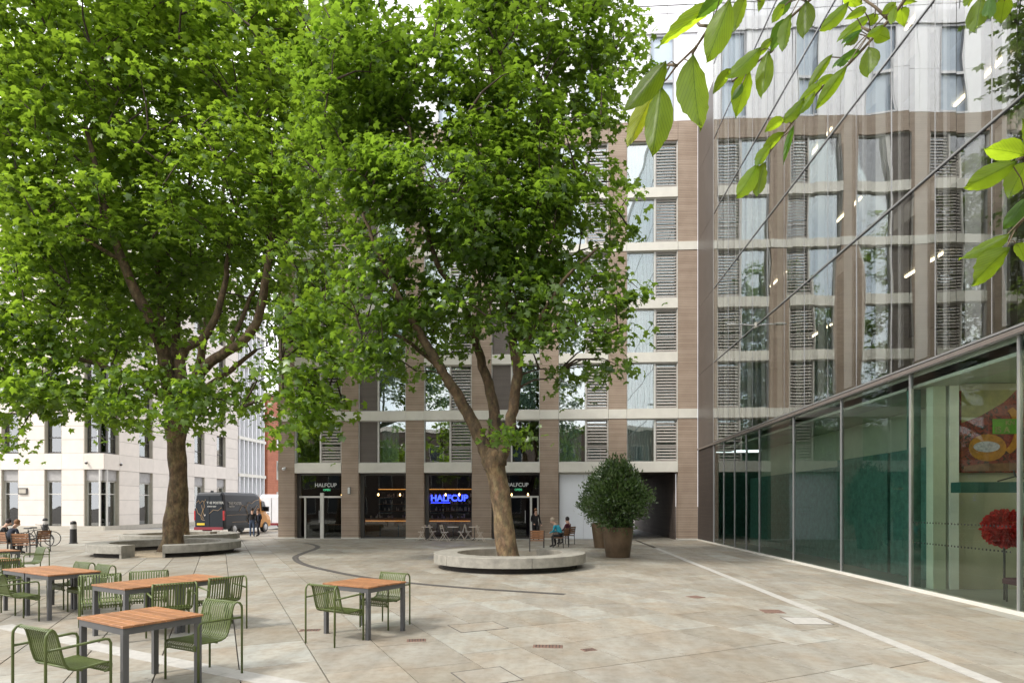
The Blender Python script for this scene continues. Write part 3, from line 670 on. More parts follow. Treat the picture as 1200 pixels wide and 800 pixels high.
# ------------------------------------------------------------------ GLASS BUILDING
GX = 8.2
gb = thing('glass_building', 'glass office building whose tall panes mirror the brown facade, green lobby below', 'building', (GX, 14, 0))
GYJ = [30.95, 27.6, 24.42, 21.09, 17.73, 14.44, 11.22, 7.9, 4.6, 1.3, -2.0, -5.3]
LV = [5.0, 8.95, 12.6, 16.3, 20.0, 23.7, 27.4, 31.0]
rg = random.Random(21)
def tilt_pane(y0, y1, z0, z1, x, m, nm, par, amt):
    d = [rg.uniform(-amt, amt) for _ in range(2)]
    # slight tilt of the whole pane plus a bulge
    n = 4; vs = []; cx, cz = (y0+y1)/2, (z0+z1)/2; bul = rg.uniform(-amt, amt)*1.4
    for i in range(n+1):
        for j in range(n+1):
            y = y0+(y1-y0)*i/n; z = z0+(z1-z0)*j/n
            u_, v_ = i/n*2-1, j/n*2-1
            vs.append((x+d[0]*u_*.5+d[1]*v_*.5+bul*(1-u_*u_)*(1-v_*v_), y, z))
    fs = [(i*(n+1)+j, i*(n+1)+j+1, (i+1)*(n+1)+j+1, (i+1)*(n+1)+j) for i in range(n) for j in range(n)]
    return MB().add(vs, fs).build(nm, m, par, smooth=True)
for i in range(len(GYJ)-1):
    y1, y0 = GYJ[i], GYJ[i+1]; ym = (y0+y1)/2
    sub = [(y0, y1)] if i > 1 else [(y0, ym), (ym, y1)]
    for a, b in sub:
        tilt_pane(a+.02, b-.02, .06, 4.86, GX, M['glass_lo'], 'lobby_pane', gb, .0015)
    for y in [y1]+([ym] if i <= 1 else []):
        w = .015 if i > 1 else .011
        MB().box(GX-.03, GX+.06, y-w, y+w, .05, 4.88).build('mullion', M['mull'], gb)
    for k in range(len(LV)-1):
        z0, z1 = LV[k], LV[k+1]
        for a, b in ((y0, ym), (ym, y1)):
            tilt_pane(a+.008, b-.008, z0+.05, z1-.03, GX-.03, M['glass_up'], 'glass_pane', gb, .0045)
for k, z in enumerate(LV):
    MB().box(GX-.045, GX+.02, -5.3, 30.9, z-.03, z-.012).build('transom', M['joint'], gb)
    MB().box(GX-.04, GX+.02, -5.3, 30.9, z+.005, z+.045).build('transom', M['mull'], gb)
    MB().box(GX+.12, GX+.85, -5.3, 31.2, z-.45, z-.04).build('slab_edge', M['office'], gb)
    MB().box(GX+.86, GX+9.5, -5.3, 31.2, z-.25, z-.04).build('ceiling_slab', M['slab_in'], gb)
    MB().box(GX+.3, GX+9.5, -5.3, 31.2, z-.03, z+.12).build('office_floor', M['floor_in'], gb)
MB().box(GX-.09, GX+.05, -5.3, 34.1, 4.88, 4.965).build('trim', M['soffit'], gb)
MB().box(GX-.075, GX+.0, -5.3, 30.93, 4.862, 4.878).build('trim', M['mull'], gb)
MB().box(GX-.12, GX+.1, -5.3, 34.1, -.02, .05).build('base_trim', M['bandw'], gb)
# pale column casings behind the upper glass
for y in np.arange(-4.2, 31, 1.665):
    MB().box(GX+.04, GX+.10, y-.23, y+.23, 5.13, 30.5).build('column_casing', M['fin'], gb)
    MB().box(GX+.04, GX+.10, y+.78, y+.90, 5.13, 30.5).build('column_casing', M['fin'], gb)
    MB().box(GX-.035, GX+.02, y-.62, y-.60, 5.05, 30.9).build('glass_fin', M['mull'], gb)
MB().box(GX+6.5, GX+6.7, -5.3, 31.2, 5.13, 31).build('office_core_wall', M['office'], gb)
MB().box(GX+.0, GX+9.5, 31.2, 31.5, 5.13, 31).build('office_end_wall', M['office'], gb)
MB().box(GX+.0, GX+9.5, -5.6, -5.31, 0, 31).build('office_end_wall', M['office'], gb)
MB().box(GX-.05, GX+10, -5.4, 34.1, 31.05, 31.6).build('roof', M['darkpanel'], gb)
for k in range(1, len(LV)):
    z = LV[k]-.27
    for x in (2.4,):
        for y in np.arange(1.5+(k % 2)*2.2, 30, 6.66):
            MB().box(GX+x-.03, GX+x+.03, y, y+1.9, z-.03, z).build('light_strip', M['led'], gb)
# dark metal panels between the glass and the brown building
zz = [.05, 4.88, 8.95, 12.6, 16.3, 20.0, 22.95]
for i in range(len(zz)-1):
    MB().box(GX-.03, GX+.1, 31.0, 34.15, zz[i]+(.09 if i == 1 else .008), zz[i+1]-.008).build('metal_panel', M['darkpanel2'] if i == 0 else M['darkpanel'], gb)
for i, z in enumerate((22.96, 25.5, 28.1)): MB().box(GX-.03, GX+.1, 31.0, 34.15, z, z+2.5).build('white_panel', M['white'], gb)
MB().box(GX-.035, GX+.06, 30.96, 31.03, .05, 30.9).build('edge_trim', M['mull'], gb)
# lobby
MB().box(GX+.12, GX+9, -5.3, 31.2, -.03, .03).build('lobby_floor', M['lobby_floor'], gb)
MB().box(GX+.12, GX+9, -5.3, 30.99, 4.62, 4.8).build('lobby_ceiling', M['lobby_wall'], gb)
MB().box(GX+5.4, GX+5.6, -5.3, 14.2, .03, 4.61).build('lobby_back_wall', M['lobby_wall'], gb)
MB().box(GX+2.3, GX+2.5, 14.8, 31.2, .03, 4.61).build('lobby_back_wall', M['lobby_wall'], gb)
MB().box(GX+.9, GX+5.4, 14.3, 14.5, .03, 4.61).build('lobby_cross_wall', M['lobby_warm'], gb)
MB().box(GX+.35, GX+.62, 14.2, 14.45, .03, 4.61).build('lobby_column', M['lobby_wall'], gb)
MB().box(GX+.7, GX+.9, 14.2, 14.5, .03, 4.61).build('lobby_column', M['fin'], gb)
MB().box(GX+1.2, GX+1.3, 14.9, 17.5, .03, 3.35).build('green_screen', M['lobby_green'], gb)
MB().box(GX+1.2, GX+1.3, 17.65, 20.6, .03, 3.35).build('green_screen', M['lobby_green'], gb)
MB().box(GX+1.6, GX+1.7, 21.2, 30.5, .03, 3.2).build('green_screen', M['lobby_green'], gb)
MB().box(GX+.12, GX+.32, 14.6, 14.8, .03, 4.61).build('green_screen', M['lobby_green'], gb)
MB().box(GX+.35, GX+5.3, 13.3, 13.6, 2.16, 2.38).build('shelf', M['teal'], gb)
for y in (6.5, 8.5, 10.5, 12.5):
    MB().box(GX+2.0, GX+3.6, y, y+.08, 4.58, 4.615).build('lobby_light', M['soft_lamp'], gb)
MB().box(GX+.12, GX+9, 31.0, 31.2, .03, 4.5).build('lobby_end_wall', M['lobby_green'], gb)
dots = MB()
for z in (1.05, 1.5):
    for y in np.arange(11.4, 14.3, .1): dots.box(GX-.008, GX-.004, y, y+.03, z, z+.035)
dots.build('manifestation_dots', M['black'], gb, kind='stuff')
# painting
def paint_mat():
    m, Nn, Lk, b = newmat('painted_canvas'); o = coords(Nn, Lk)
    n = Nn.new('ShaderNodeTexNoise'); n.inputs['Scale'].default_value = 9; n.inputs['Detail'].default_value = 8; n.inputs['Distortion'].default_value = 1.6; Lk.new(o, n.inputs['Vector'])
    r = Nn.new('ShaderNodeValToRGB'); e = r.color_ramp.elements; e[0].position = .36; e[0].color = (.01, .006, .006, 1); e[1].position = .7; e[1].color = (.24, .05, .02, 1)
    q = e.new(.45); q.color = (.14, .012, .012, 1); q = e.new(.58); q.color = (.26, .025, .018, 1)
    Lk.new(n.outputs['Fac'], r.inputs['Fac']); Lk.new(r.outputs['Color'], b.inputs['Base Color']); return m
pm = paint_mat()
pt = thing('painting', 'large abstract red painting with an orange ring and green lettered patch in the lobby', 'painting', (GX+2, 14.2, 2.3))
PXa, PXb, PZa, PZb = GX+.95, GX+3.3, 2.62, 4.44
MB().box(PXa, PXb, 14.2, 14.28, PZa, PZb).build('canvas', pm, pt)
def flat(poly, y, m, nm, lab=None):
    b = MB(); n = len(poly); b.add([(x, y, z) for x, z in poly]+[(x, y+.004, z) for x, z in poly], [tuple(range(n))]+[(i, (i+1) % n, n+(i+1) % n, n+i) for i in range(n)])
    return b.build(nm, m, pt)
my = mat('ochre_paint', (.42, .17, .015), .6, var=.3, scale=9); mol = mat('sand_paint', (.27, .25, .10), .6, var=.25, scale=5); mg = mat('green_paint', (.10, .28, .02), .6, var=.2, scale=9)
ml = mat('lilac_paint', (.45, .42, .50), .6, var=.35, scale=20); mb_ = mat('brown_paint', (.20, .09, .04), .6, var=.5, scale=6)
flat([(PXa, PZb), (PXa, PZa+1.1), (PXa+.4, PZa+1.25), (PXa+.9, PZa+1.55), (PXa+1.15, PZb-.02), (PXa+1.15, PZb)], 14.194, mol, 'sand_area')
ring = []
cx, cz = PXa+.55, PZa+.55
def ell(cx, cz, a, b, n=28, t0=0, t1=360): return [(cx+a*math.cos(R(t0+(t1-t0)*i/n)), cz+b*math.sin(R(t0+(t1-t0)*i/n))) for i in range(n)]
flat(ell(cx, cz, .40, .30), 14.188, my, 'ochre_oval'); flat(ell(cx-.02, cz+.02, .28, .12), 14.182, ml, 'lilac_oval')
arc = [(PXa+.75+.55*math.cos(R(a)), PZa+.95+.62*math.sin(R(a))) for a in range(-60, 60, 8)]+[(PXa+.72+.40*math.cos(R(a)), PZa+.95+.52*math.sin(R(a))) for a in range(52, -62, -8)]
flat(arc, 14.186, my, 'ochre_arc')
flat([(PXa+.65, PZa+.85), (PXa+1.2, PZa+.85), (PXa+1.2, PZa+1.18), (PXa+.65, PZa+1.18)], 14.180, mg, 'green_patch')
text_mesh('IS A', .19, .002, 'lettering', mol, pt, Matrix.Translation((PXa+.70, 14.176, PZa+.88)) @ FACE_CAM, .003)
text_mesh('KN', .14, .002, 'lettering', mol, pt, Matrix.Translation((PXa+.92, 14.176, PZa+1.05)) @ FACE_CAM, .003)
flat([(PXa+.05, PZa+.03), (PXa+1.6, PZa+.03), (PXa+1.6, PZa+.22), (PXa+.5, PZa+.2), (PXa+.05, PZa+.14)], 14.191, mb_, 'brown_band')
# red tuft sculpture under the shelf
rs_ = thing('red_tuft', 'round shaggy bright red sculpture mounted low in the lobby behind the glass', 'sculpture', (GX+.78, 12.67, .03))
rb = MB(); q = random.Random(4)
c0 = Vector((GX+.78, 12.67, 1.44))
for i in range(700):
    d = Vector((q.gauss(0, 1), q.gauss(0, 1), q.gauss(0, 1))).normalized(); rad = .30+q.random()*.09
    t = d.cross(Vector((q.random(), q.random(), q.random()))).normalized()*.035; u_ = d.cross(t)
    a = c0+d*rad
    rb.add([c0+d*.1+t*.5, a+t, a+u_, a-t, a+d*.03], [(0, 1, 4, 2), (0, 2, 4, 3), (0, 3, 4, 1)])
mred = mat('red_wool', (.50, .015, .012), .8, var=.4, scale=20)
rb.build('tuft', mred, rs_, kind='stuff')
MB().lathe([(.2, 0), (.3, .2), (.2, .4)], 16, (c0.x, c0.y, c0.z-.2)).build('core', mred, rs_)
MB().tube([(c0.x, c0.y, .03), (c0.x, c0.y, c0.z-.1)], .02).build('stand', M['iron'], rs_)
st = thing('table_easel_stand', 'small black stand on the teal shelf under the painting', 'stand', (GX+1.5, 13.45, 2.2))
MB().tube([(GX+1.2, 13.45, 2.40), (GX+1.55, 13.45, 2.50), (GX+1.95, 13.45, 2.40)], .015).build('feet', M['black'], st)
MB().tube([(GX+1.55, 13.45, 2.50), (GX+1.55, 13.5, 2.64)], .015).build('post', M['black'], st)
fc = thing('lobby_chair', 'dusky pink chair standing low in the lobby by the right frame edge', 'chair', (GX+.9, 12.4, .03))
MB().bev(GX+.62, GX+1.15, 12.0, 12.5, .38, .5, .03).build('seat', M['maroon'], fc)
MB().bev(GX+1.10, GX+1.2, 12.0, 12.5, .5, .95, .03).build('backrest', M['maroon'], fc)
for dx in (.67, 1.1):
    for yy in (12.05, 12.45): MB().tube([(GX+dx, yy, .03), (GX+dx, yy, .38)], .015).build('leg', M['iron'], fc)
# wall lamp on an arm
la = thing('facade_lamp', 'slim grey lamp on an arm fixed to the glass facade', 'lamp', (GX, 24.7, 8.95))
MB().tube([(GX-.05, 24.7, 8.96), (GX-.55, 24.7, 9.0), (GX-.75, 24.7, 9.0)], .03).build('arm', M['mull'], la)
MB().lathe([(.02, -.03), (.09, -.03), (.11, 0), (.09, .04), (.02, .05)], 14).xf(Matrix.Translation((GX-.95, 24.7, 9.0)) @ Matrix.Diagonal((2.3, 1, 1, 1))).build('lamp_head', M['frame'], la, smooth=True)
MB().box(GX-.09, GX-.04, 24.6, 24.8, 8.87, 9.07).build('bracket', M['bandw'], la)

# ------------------------------------------------------------------ WHITE STONE BUILDING (left, far)
WX, WY = -33.47, 44.48
wb = thing('stone_building', 'white stone office building at the left with deep tall windows and a wrapped corner window', 'building', (WX, WY, 0))
FZ = [(0, 4.59)]+[(5.82+4.14*k, 8.93+4.14*k) for k in range(5)]
TOPZ = 26.6
# opening ranges measured along each face from the corner
def face_pt(face, s, d):      # s along from corner, d outwards
    return (WX-s, WY-d) if face == 0 else (WX+d, WY+s)
def fbox(mb, face, s0, s1, d0, d1, z0, z1):
    p = [face_pt(face, s0, d0), face_pt(face, s1, d0), face_pt(face, s1, d1), face_pt(face, s0, d1)]
    xs = [a for a, b in p]; ys = [b for a, b in p]
    return mb.box(min(xs), max(xs), min(ys), max(ys), z0, z1)
OPEN = {0: [(0.0, 1.6)]+[(3.35+3.45*i, 4.75+3.45*i) for i in range(5)], 1: [(0.0, 1.66)]+[(4.0+3.93*i, 5.75+3.93*i) for i in range(4)]}
LEN = {0: 20.0, 1: 20.0}
for face in (0, 1):
    op = OPEN[face]
    solid = []; s = 0
    for a, b in op:
        if a > s: solid.append((s, a))
        s = b
    solid.append((s, LEN[face]))
    for a, b in solid:
        z = 0
        levels = []
        for z0, z1 in FZ: levels.append((z0, z1))
        for z0, z1 in levels:
            n = 4 if z0 == 0 else 3
            for i in range(n):
                za, zb = z0+(z1-z0)*i/n, z0+(z1-z0)*(i+1)/n
                m = MB(); fbox(m, face, a, b, -.35, 0, za+.012, zb-.012); m.build('stone_block', M['stone'], wb)
    # spandrel bands
    bands = [(4.59, 5.82)]+[(8.93+4.14*k, 9.96+4.14*k) for k in range(4)]+[(8.93+16.56, TOPZ)]
    cuts = sorted(set([0, LEN[face]]+[x for o_ in op for x in o_]))
    for z0, z1 in bands:
        for i in range(len(cuts)-1):
            m = MB(); a_ = cuts[i] if (i or face == 1) else cuts[i]
            fbox(m, face, a_+.006, cuts[i+1]-.006, -.35, .02, z0+.008, z1-.008); m.build('stone_band', M['stone'], wb)
    # joint backing + windows
    for a, b in solid:
        m = MB(); fbox(m, face, a+.02, b-.02, -.5, -.03, 0, TOPZ-.1); m.build('joint_backing', M['stone_j'], wb)
    for (a, b) in op:
        for k, (z0, z1) in enumerate(FZ):
            fr = MB(); e = .09
            a0 = a if a > 0 else .0
            fbox(fr, face, a0, a0+e, -.42, -.3, z0+.02, z1); fbox(fr, face, b-e, b, -.42, -.3, z0+.02, z1)
            zt = z1 if k else 3.75
            zm = z0+(z1-z0)*.38 if k else 2.7
            fbox(fr, face, a0+e, b-e, -.42, -.3, zm, zm+.08); fbox(fr, face, a0+e, b-e, -.42, -.3, z0+.02, z0+.14); fbox(fr, face, a0+e, b-e, -.42, -.3, zt-.1, zt)
            wn_ = fr.build('window', M['frame_d'] if k else M['frame'], wb)
            p = MB(); fbox(p, face, a0+e, b-e, -.38, -.365, z0+.14, zt-.1); p.build('pane', M['glass_w'], wn_)
            if k == 0:
                bx = MB(); fbox(bx, face, a0+.01, b-.01, -.36, -.2, 3.76, 4.57); bx.build('blind_box', M['blind'], wn_)
            elif rw.random() < .75:
                c_ = MB(); fbox(c_, face, a0+e, a0+(b-a0)*rw.uniform(.3, .6), -.62, -.58, z0+.1, z1-.05); c_.build('curtain', M['curtain'], wn_)
            if a > 0 or True:
                for q0, q1 in ([(a-.004, a+.05)] if a > 0 else [])+[(b-.05, b+.004)]:
                    rv = MB(); fbox(rv, face, q0, q1, -.3, -.02, z0+.02, z1-.01); rv.build('reveal', M['reveal'], wn_)
MB().box(WX-20, WX-.9, WY+.9, WY+1.2, 0, TOPZ).build('inner_wall', M['room'], wb)
MB().box(WX-2.6, WX-2.3, WY+2.2, WY+20, 0, TOPZ).build('inner_wall', M['room'], wb)
for z in [4.9]+[9.2+4.14*k for k in range(4)]:
    MB().box(WX-19.9, WX-.5, WY+.5, WY+3, z, z+.35).build('floor_slab', M['slab_in'], wb)
    MB().box(WX-3.2, WX-.5, WY+3.01, WY+19.9, z, z+.35).build('floor_slab', M['slab_in'], wb)
MB().box(WX-20, WX, WY, WY+20, TOPZ, TOPZ+.4).build('roof', M['stone'], wb)
MB().box(WX-20.05, WX+.05, WY-.12, WY-.002, -.02, .32).build('plinth_course', M['reveal'], wb)
MB().box(WX+.002, WX+.12, WY-.1, WY+20, -.02, .32).build('plinth_course', M['reveal'], wb)
np_ = thing('wall_plaque', 'small dark square plaque on the stone pier at the far left', 'plaque', (WX-6.3, WY, 2.9))
MB().box(WX-6.75, WX-6.05, WY-.1, WY-.001, 2.72, 3.2).build('plate', M['frame_d'], np_)
MB().box(WX-6.68, WX-6.12, WY-.11, WY-.101, 2.8, 3.12).build('face', M['reveal'], np_)
for px_, lab in ((-34.8, 'white camera on the stone band left of the corner'), (-33.2, 'white camera on the stone band right of the corner')):
    t = thing('security_camera', lab, 'camera', (px_, WY, 5.1))
    yy = WY-.02 if px_ < -34 else WY+1.9; xx = px_ if px_ < -34 else WX+.03
    t.location = (xx, yy, 5.1); t['_o'] = (xx, yy, 5.1)
    MB().box(xx-.03, xx+.03, yy-.1, yy, 5.15, 5.21).build('bracket', M['white'], t)
    MB().lathe([(.03, -.08), (.1, -.02), (.1, .05), (.03, .1)], 12, (xx+.05, yy-.16, 5.05)).build('dome', M['frame_d'], t, smooth=True)
# pale fin fronted office beyond it
fb = thing('finned_building', 'pale office block with close vertical white fins beyond the stone building', 'building', (WX, 65, 0))
FYs, FYe = 64.6, 70.9
for k in range(6):
    z0 = 4.6+4.3*k if k else 0; z1 = 4.6+4.3*(k+1)
    z0, z1 = (2.7, 5.3) if k == 0 else (5.3+4.05*(k-1), 5.3+4.05*k)
    MB().box(WX-.4, WX+.12, FYs, FYe, z0-.28, z0+.05).build('slab_edge', M['bandw'], fb)
    MB().box(WX-.34, WX-.32, FYs, FYe, z0+.06, z1-.16).build('pane', M['glass_w'], fb)
    for y in np.arange(FYs+.1, FYe, .95):
        MB().box(WX-.3, WX+.1, y, y+.14, z0+.055, z1-.145).build('fin', M['white'], fb)
MB().box(WX-.8, WX-.6, FYs, FYe, 0, 25.6).build('back_wall', M['curtain_t'], fb)
MB().box(WX-.4, WX+.1, FYs, FYe, 0, 2.4).build('ground_storey', M['reveal'], fb)
MB().box(WX-12, WX-.1, FYs, FYe, 25.6, 26).build('roof', M['white'], fb)
bb = thing('brick_building', 'narrow view of a red brick building beyond the finned office', 'building', (WX, 80, 0))
MB().box(WX-10, WX+.2, 71.1, 92, 0, 15).build('wall', M['brick'], bb)
MB().box(WX-10.1, WX+.3, 71.05, 92, 12.3, 12.6).build('cornice', M['stone'], bb)
MB().box(WX-10.1, WX+.35, 71.02, 92, 15.01, 15.3).build('coping', M['stone'], bb)
for z in (1.2, 5.0, 8.8):
    for y in (73.5, 78.5, 82, 85.5): 
        o = MB().box(WX+.18, WX+.24, y, y+1.3, z, z+2.3).build('window', M['frame'], bb)
        MB().box(WX+.22, WX+.25, y+.1, y+1.2, z+.1, z+2.2).build('pane', M['glass_w'], o)
# far side of the side street: closes the view
bk = thing('pale_far_building', 'pale rendered building closing the far end of the side street', 'building', (-20, 120, 0))
MB().box(-60, 0, 120, 130, 0, 13).build('wall', M['stone'], bk)
for i in range(14):
    for z in (1.0, 4.8, 8.6): MB().box(-58+4*i, -56.3+4*i, 119.9, 119.99, z, z+2.2).build('window', M['frame_d'], bk)
rd = MB(); rd.add([(-33.3, 46.2, -.031), (-15.5, 46.2, -.031), (-15.5, 119, -.031), (-33.3, 119, -.031)], [(0,1,2,3)])
tag(rd.build('side_street', mat('street_setts', (.30, .29, .27), .8, var=.15, scale=2)), kind='structure')

# unseen building added behind the camera to block sky reflections in the shop windows
ob_ = thing('sky_block_building', 'unseen dark brick building added behind the camera to block sky reflections in shop glass', 'building', (-6, -24, 0))
MB().box(-40, 22, -34, -24, 0, 13).build('wall', mat('sky_block_brick', (.10, .075, .06), .85, var=.25, scale=2), ob_)  # wall kept dark so the shop glass mirrors no bright sky
for i in range(15):
    for z in (.6, 4.4, 8.4):
        o = MB().box(-38+4*i, -36+4*i, -23.98, -23.9, z, z+2.5).build('window', M['frame'], ob_)
        MB().box(-37.9+4*i, -36.1+4*i, -23.89, -23.87, z+.1, z+2.4).build('pane', mat('dark_pane', (.03, .04, .05), .1) if i == 0 and z < 1 else bpy.data.materials['dark_pane'], o)
MB().box(-40.2, 22.2, -34, -23.8, 13.01, 13.5).build('parapet', M['stone'], ob_)
# ------------------------------------------------------------------ TREES
def leaf_batch(pos, nrm, size, lobes=5):
    """pos (n,3), nrm (n,3) unit, size (n,) -> verts, faces arrays of lobed leaves"""
    n = len(pos)
    a = rng.normal(size=(n, 3)); a -= (a*nrm).sum(1, keepdims=True)*nrm; a /= np.linalg.norm(a, axis=1, keepdims=True)
    b = np.cross(nrm, a)
    if lobes == 5:
        tips = [(-105, .62), (-52, .85), (0, 1.0), (52, .85), (105, .62)]; vals = [(-140, .22), (-78, .50), (-26, .58), (26, .58), (78, .50), (140, .22)]
    else:
        tips = [(-62, .85), (0, 1.0), (62, .85)]; vals = [(-125, .30), (-30, .48), (30, .48), (125, .30)]
    pr = [(0, 0, 0)]; idx = []
    for i in range(len(tips)):
        for t, r_, w_ in ((vals[i][0], vals[i][1], .03), (tips[i][0], tips[i][1], -.14)):
            pr.append((r_*math.cos(R(t)), r_*math.sin(R(t)), w_))
    pr.append((vals[-1][1]*math.cos(R(vals[-1][0])), vals[-1][1]*math.sin(R(vals[-1][0])), .03))
    k = len(pr)
    faces = [(0, 1+2*i, 2+2*i, 3+2*i) for i in range(len(tips))]
    pr = np.array(pr); pr[:, 0] -= .2
    V = pos[:, None, :]+size[:, None, None]*.62*(pr[None, :, 0:1]*a[:, None, :]+pr[None, :, 1:2]*b[:, None, :]+pr[None, :, 2:3]*nrm[:, None, :]*1.3)
    F = (np.array(faces)[None]+(np.arange(n)*k)[:, None, None]).reshape(-1, 4)
    return V.reshape(-1, 3), F
def mesh_np(name, V, F, m):
    me = bpy.data.meshes.new(name); me.vertices.add(len(V)); me.vertices.foreach_set('co', V.astype(np.float32).ravel())
    k = F.shape[1]; me.loops.add(F.size); me.loops.foreach_set('vertex_index', F.astype(np.int32).ravel())
    me.polygons.add(len(F)); me.polygons.foreach_set('loop_start', np.arange(0, F.size, k, dtype=np.int32))
    me.materials.append(m); me.update(calc_edges=True); me.validate(); return me
def sines(p, f, ph):
    return (np.sin(p[:, 0]*f+ph)+np.sin(p[:, 1]*f*1.13+ph*2.1)+np.sin(p[:, 2]*f*1.31+ph*.7)+np.sin((p[:, 0]+p[:, 2])*f*1.9+ph))/4
def tree(name, label, base, trunk, limbs, blobs, ncl, per, size, m, lobes=5, spread=.55, seed=1, group=None, bias=.45, hollow=()):
    t = thing(name, label, 'tree', tuple(base), group=group)
    b = MB()
    tp = [Vector(p[:3]) for p in trunk]; tr = [p[3] for p in trunk]
    # subdivide the trunk with slight wobble
    pts = []; rs = []
    for i in range(len(tp)-1):
        for k in range(5):
            f = k/5; q = tp[i].lerp(tp[i+1], f); r_ = tr[i]+(tr[i+1]-tr[i])*f
            pts.append(q+Vector((math.sin(q.z*2.1+seed)*.03, math.cos(q.z*1.7+seed)*.03, 0))); rs.append(r_*(1+.05*math.sin(q.z*5+seed)))
    pts.append(tp[-1]); rs.append(tr[-1]); b.tube(pts, rs, 20)
    b.build('trunk', M['bark'], t, smooth=True)
    nodes = []
    for lb in limbs:
        lp = [Vector(p[:3]) for p in lb]; lr = [p[3] for p in lb]
        pts = []; rs = []
        for i in range(len(lp)-1):
            p0, p1, p2, p3 = lp[max(i-1, 0)], lp[i], lp[i+1], lp[min(i+2, len(lp)-1)]
            for k in range(5):
                f = k/5; q = .5*((2*p1)+(p2-p0)*f+(2*p0-5*p1+4*p2-p3)*f*f+(3*p1-p0-3*p2+p3)*f**3)
                pts.append(q+Vector((random.uniform(-.03, .03), random.uniform(-.03, .03), 0))); rs.append(lr[i]+(lr[i+1]-lr[i])*f)
        pts.append(lp[-1]); rs.append(lr[-1])
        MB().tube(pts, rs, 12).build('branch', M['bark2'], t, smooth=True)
        nodes += [(q, r_) for q, r_ in zip(pts[3:], rs[3:])]
    # clusters
    rg_ = np.random.default_rng(seed); cl = []
    vol = np.array([bl_[1][0]*bl_[1][1]*bl_[1][2] for bl_ in blobs])**.8; pr_ = vol/vol.sum()
    while len(cl) < ncl:
        i = rg_.choice(len(blobs), p=pr_); c, rad = blobs[i]
        d = rg_.normal(size=3); d /= np.linalg.norm(d); rr_ = rg_.random()**bias
        p = np.array(c)+d*np.array(rad)*rr_
        s_ = sines(p[None], 1.25, seed)[0]+.6*sines(p[None], 2.7, seed*3)[0]
        if any((((p-np.array(hc))/np.array(hr))**2).sum() < 1 and rg_.random() < .9 for hc, hr in hollow): continue
        if s_ > -.36+.4*rg_.random()-.2: cl.append(p)
    cl = np.array(cl)
    cen_ = np.mean([bl_[0] for bl_ in blobs], axis=0)
    # scaffold of secondary branches: link each cluster to the nearest node that lies nearer to the trunk
    NP_ = np.array([tuple(q) for q, _ in nodes]); NR = np.array([r_ for _, r_ in nodes])
    top = np.array(tuple(tp[-1]))
    order = np.argsort(np.linalg.norm(cl-top, axis=1)); tw = MB(); br = MB()
    nodeP = list(NP_); nodeR = list(NR*.6)
    for j, ci in enumerate(order):
        p = cl[ci]; arr = np.array(nodeP)
        d = np.linalg.norm(arr-p, axis=1)+np.maximum(0, arr[:, 2]-p[2])*.9
        i = int(np.argmin(d)); a = arr[i]; r0 = min(.05, max(.012, nodeR[i]*.6)); dist = np.linalg.norm(a-p)
        if dist > .25:
            n = max(2, min(5, int(dist/.5))); pts = []
            for k in range(n+1):
                f = k/n; q = a+(p-a)*f; q = q+np.array([0, 0, .12*dist*math.sin(math.pi*f)])+rg_.normal(size=3)*.04*dist*(0 < k < n)
                pts.append(q)
            r0 = min(.075, .010+.018*dist); tw.tube(pts, [r0+(.006-r0)*k/n for k in range(n+1)], 5, cap=False)
            if j % 2 == 0:
                for q in pts[1:]: nodeP.append(q); nodeR.append(.02)
        if j > 900: pass
    tw.build('twigs', M['twig'], t, kind='stuff', smooth=True)
    # leaves
    n = ncl*per; ci = np.repeat(np.arange(ncl), per)
    off = rg_.normal(size=(n, 3))*np.array([spread, spread, spread*.5]); 
    csz = (.65+.7*rg_.random(ncl))[ci][:, None]; off *= csz
    pos = cl[ci]+off; pos[:, 2] -= .28*np.linalg.norm(off[:, :2], axis=1)
    outv = pos-cen_; outv /= np.linalg.norm(outv, axis=1, keepdims=True)+1e-6
    nrm = outv*.45+np.array([0, 0, .75])+rg_.normal(size=(n, 3))*.48; nrm /= np.linalg.norm(nrm, axis=1, keepdims=True)
    V, F = leaf_batch(pos, nrm, size*(.65+.6*rg_.random(n)), lobes)
    V -= np.array(tuple(base))
    o = bpy.data.objects.new('foliage', mesh_np('foliage', V, F, m)); C.objects.link(o); o.parent = t; o['kind'] = 'stuff'
    return t
def PL(px, py, Z, r): q = P(px, py, Z); return (q.x, q.y, q.z, r)
def BL(px, py, Z, rx, ry, rz): q = P(px, py, Z); return ((q.x, q.y, q.z), (rx, ry, rz))
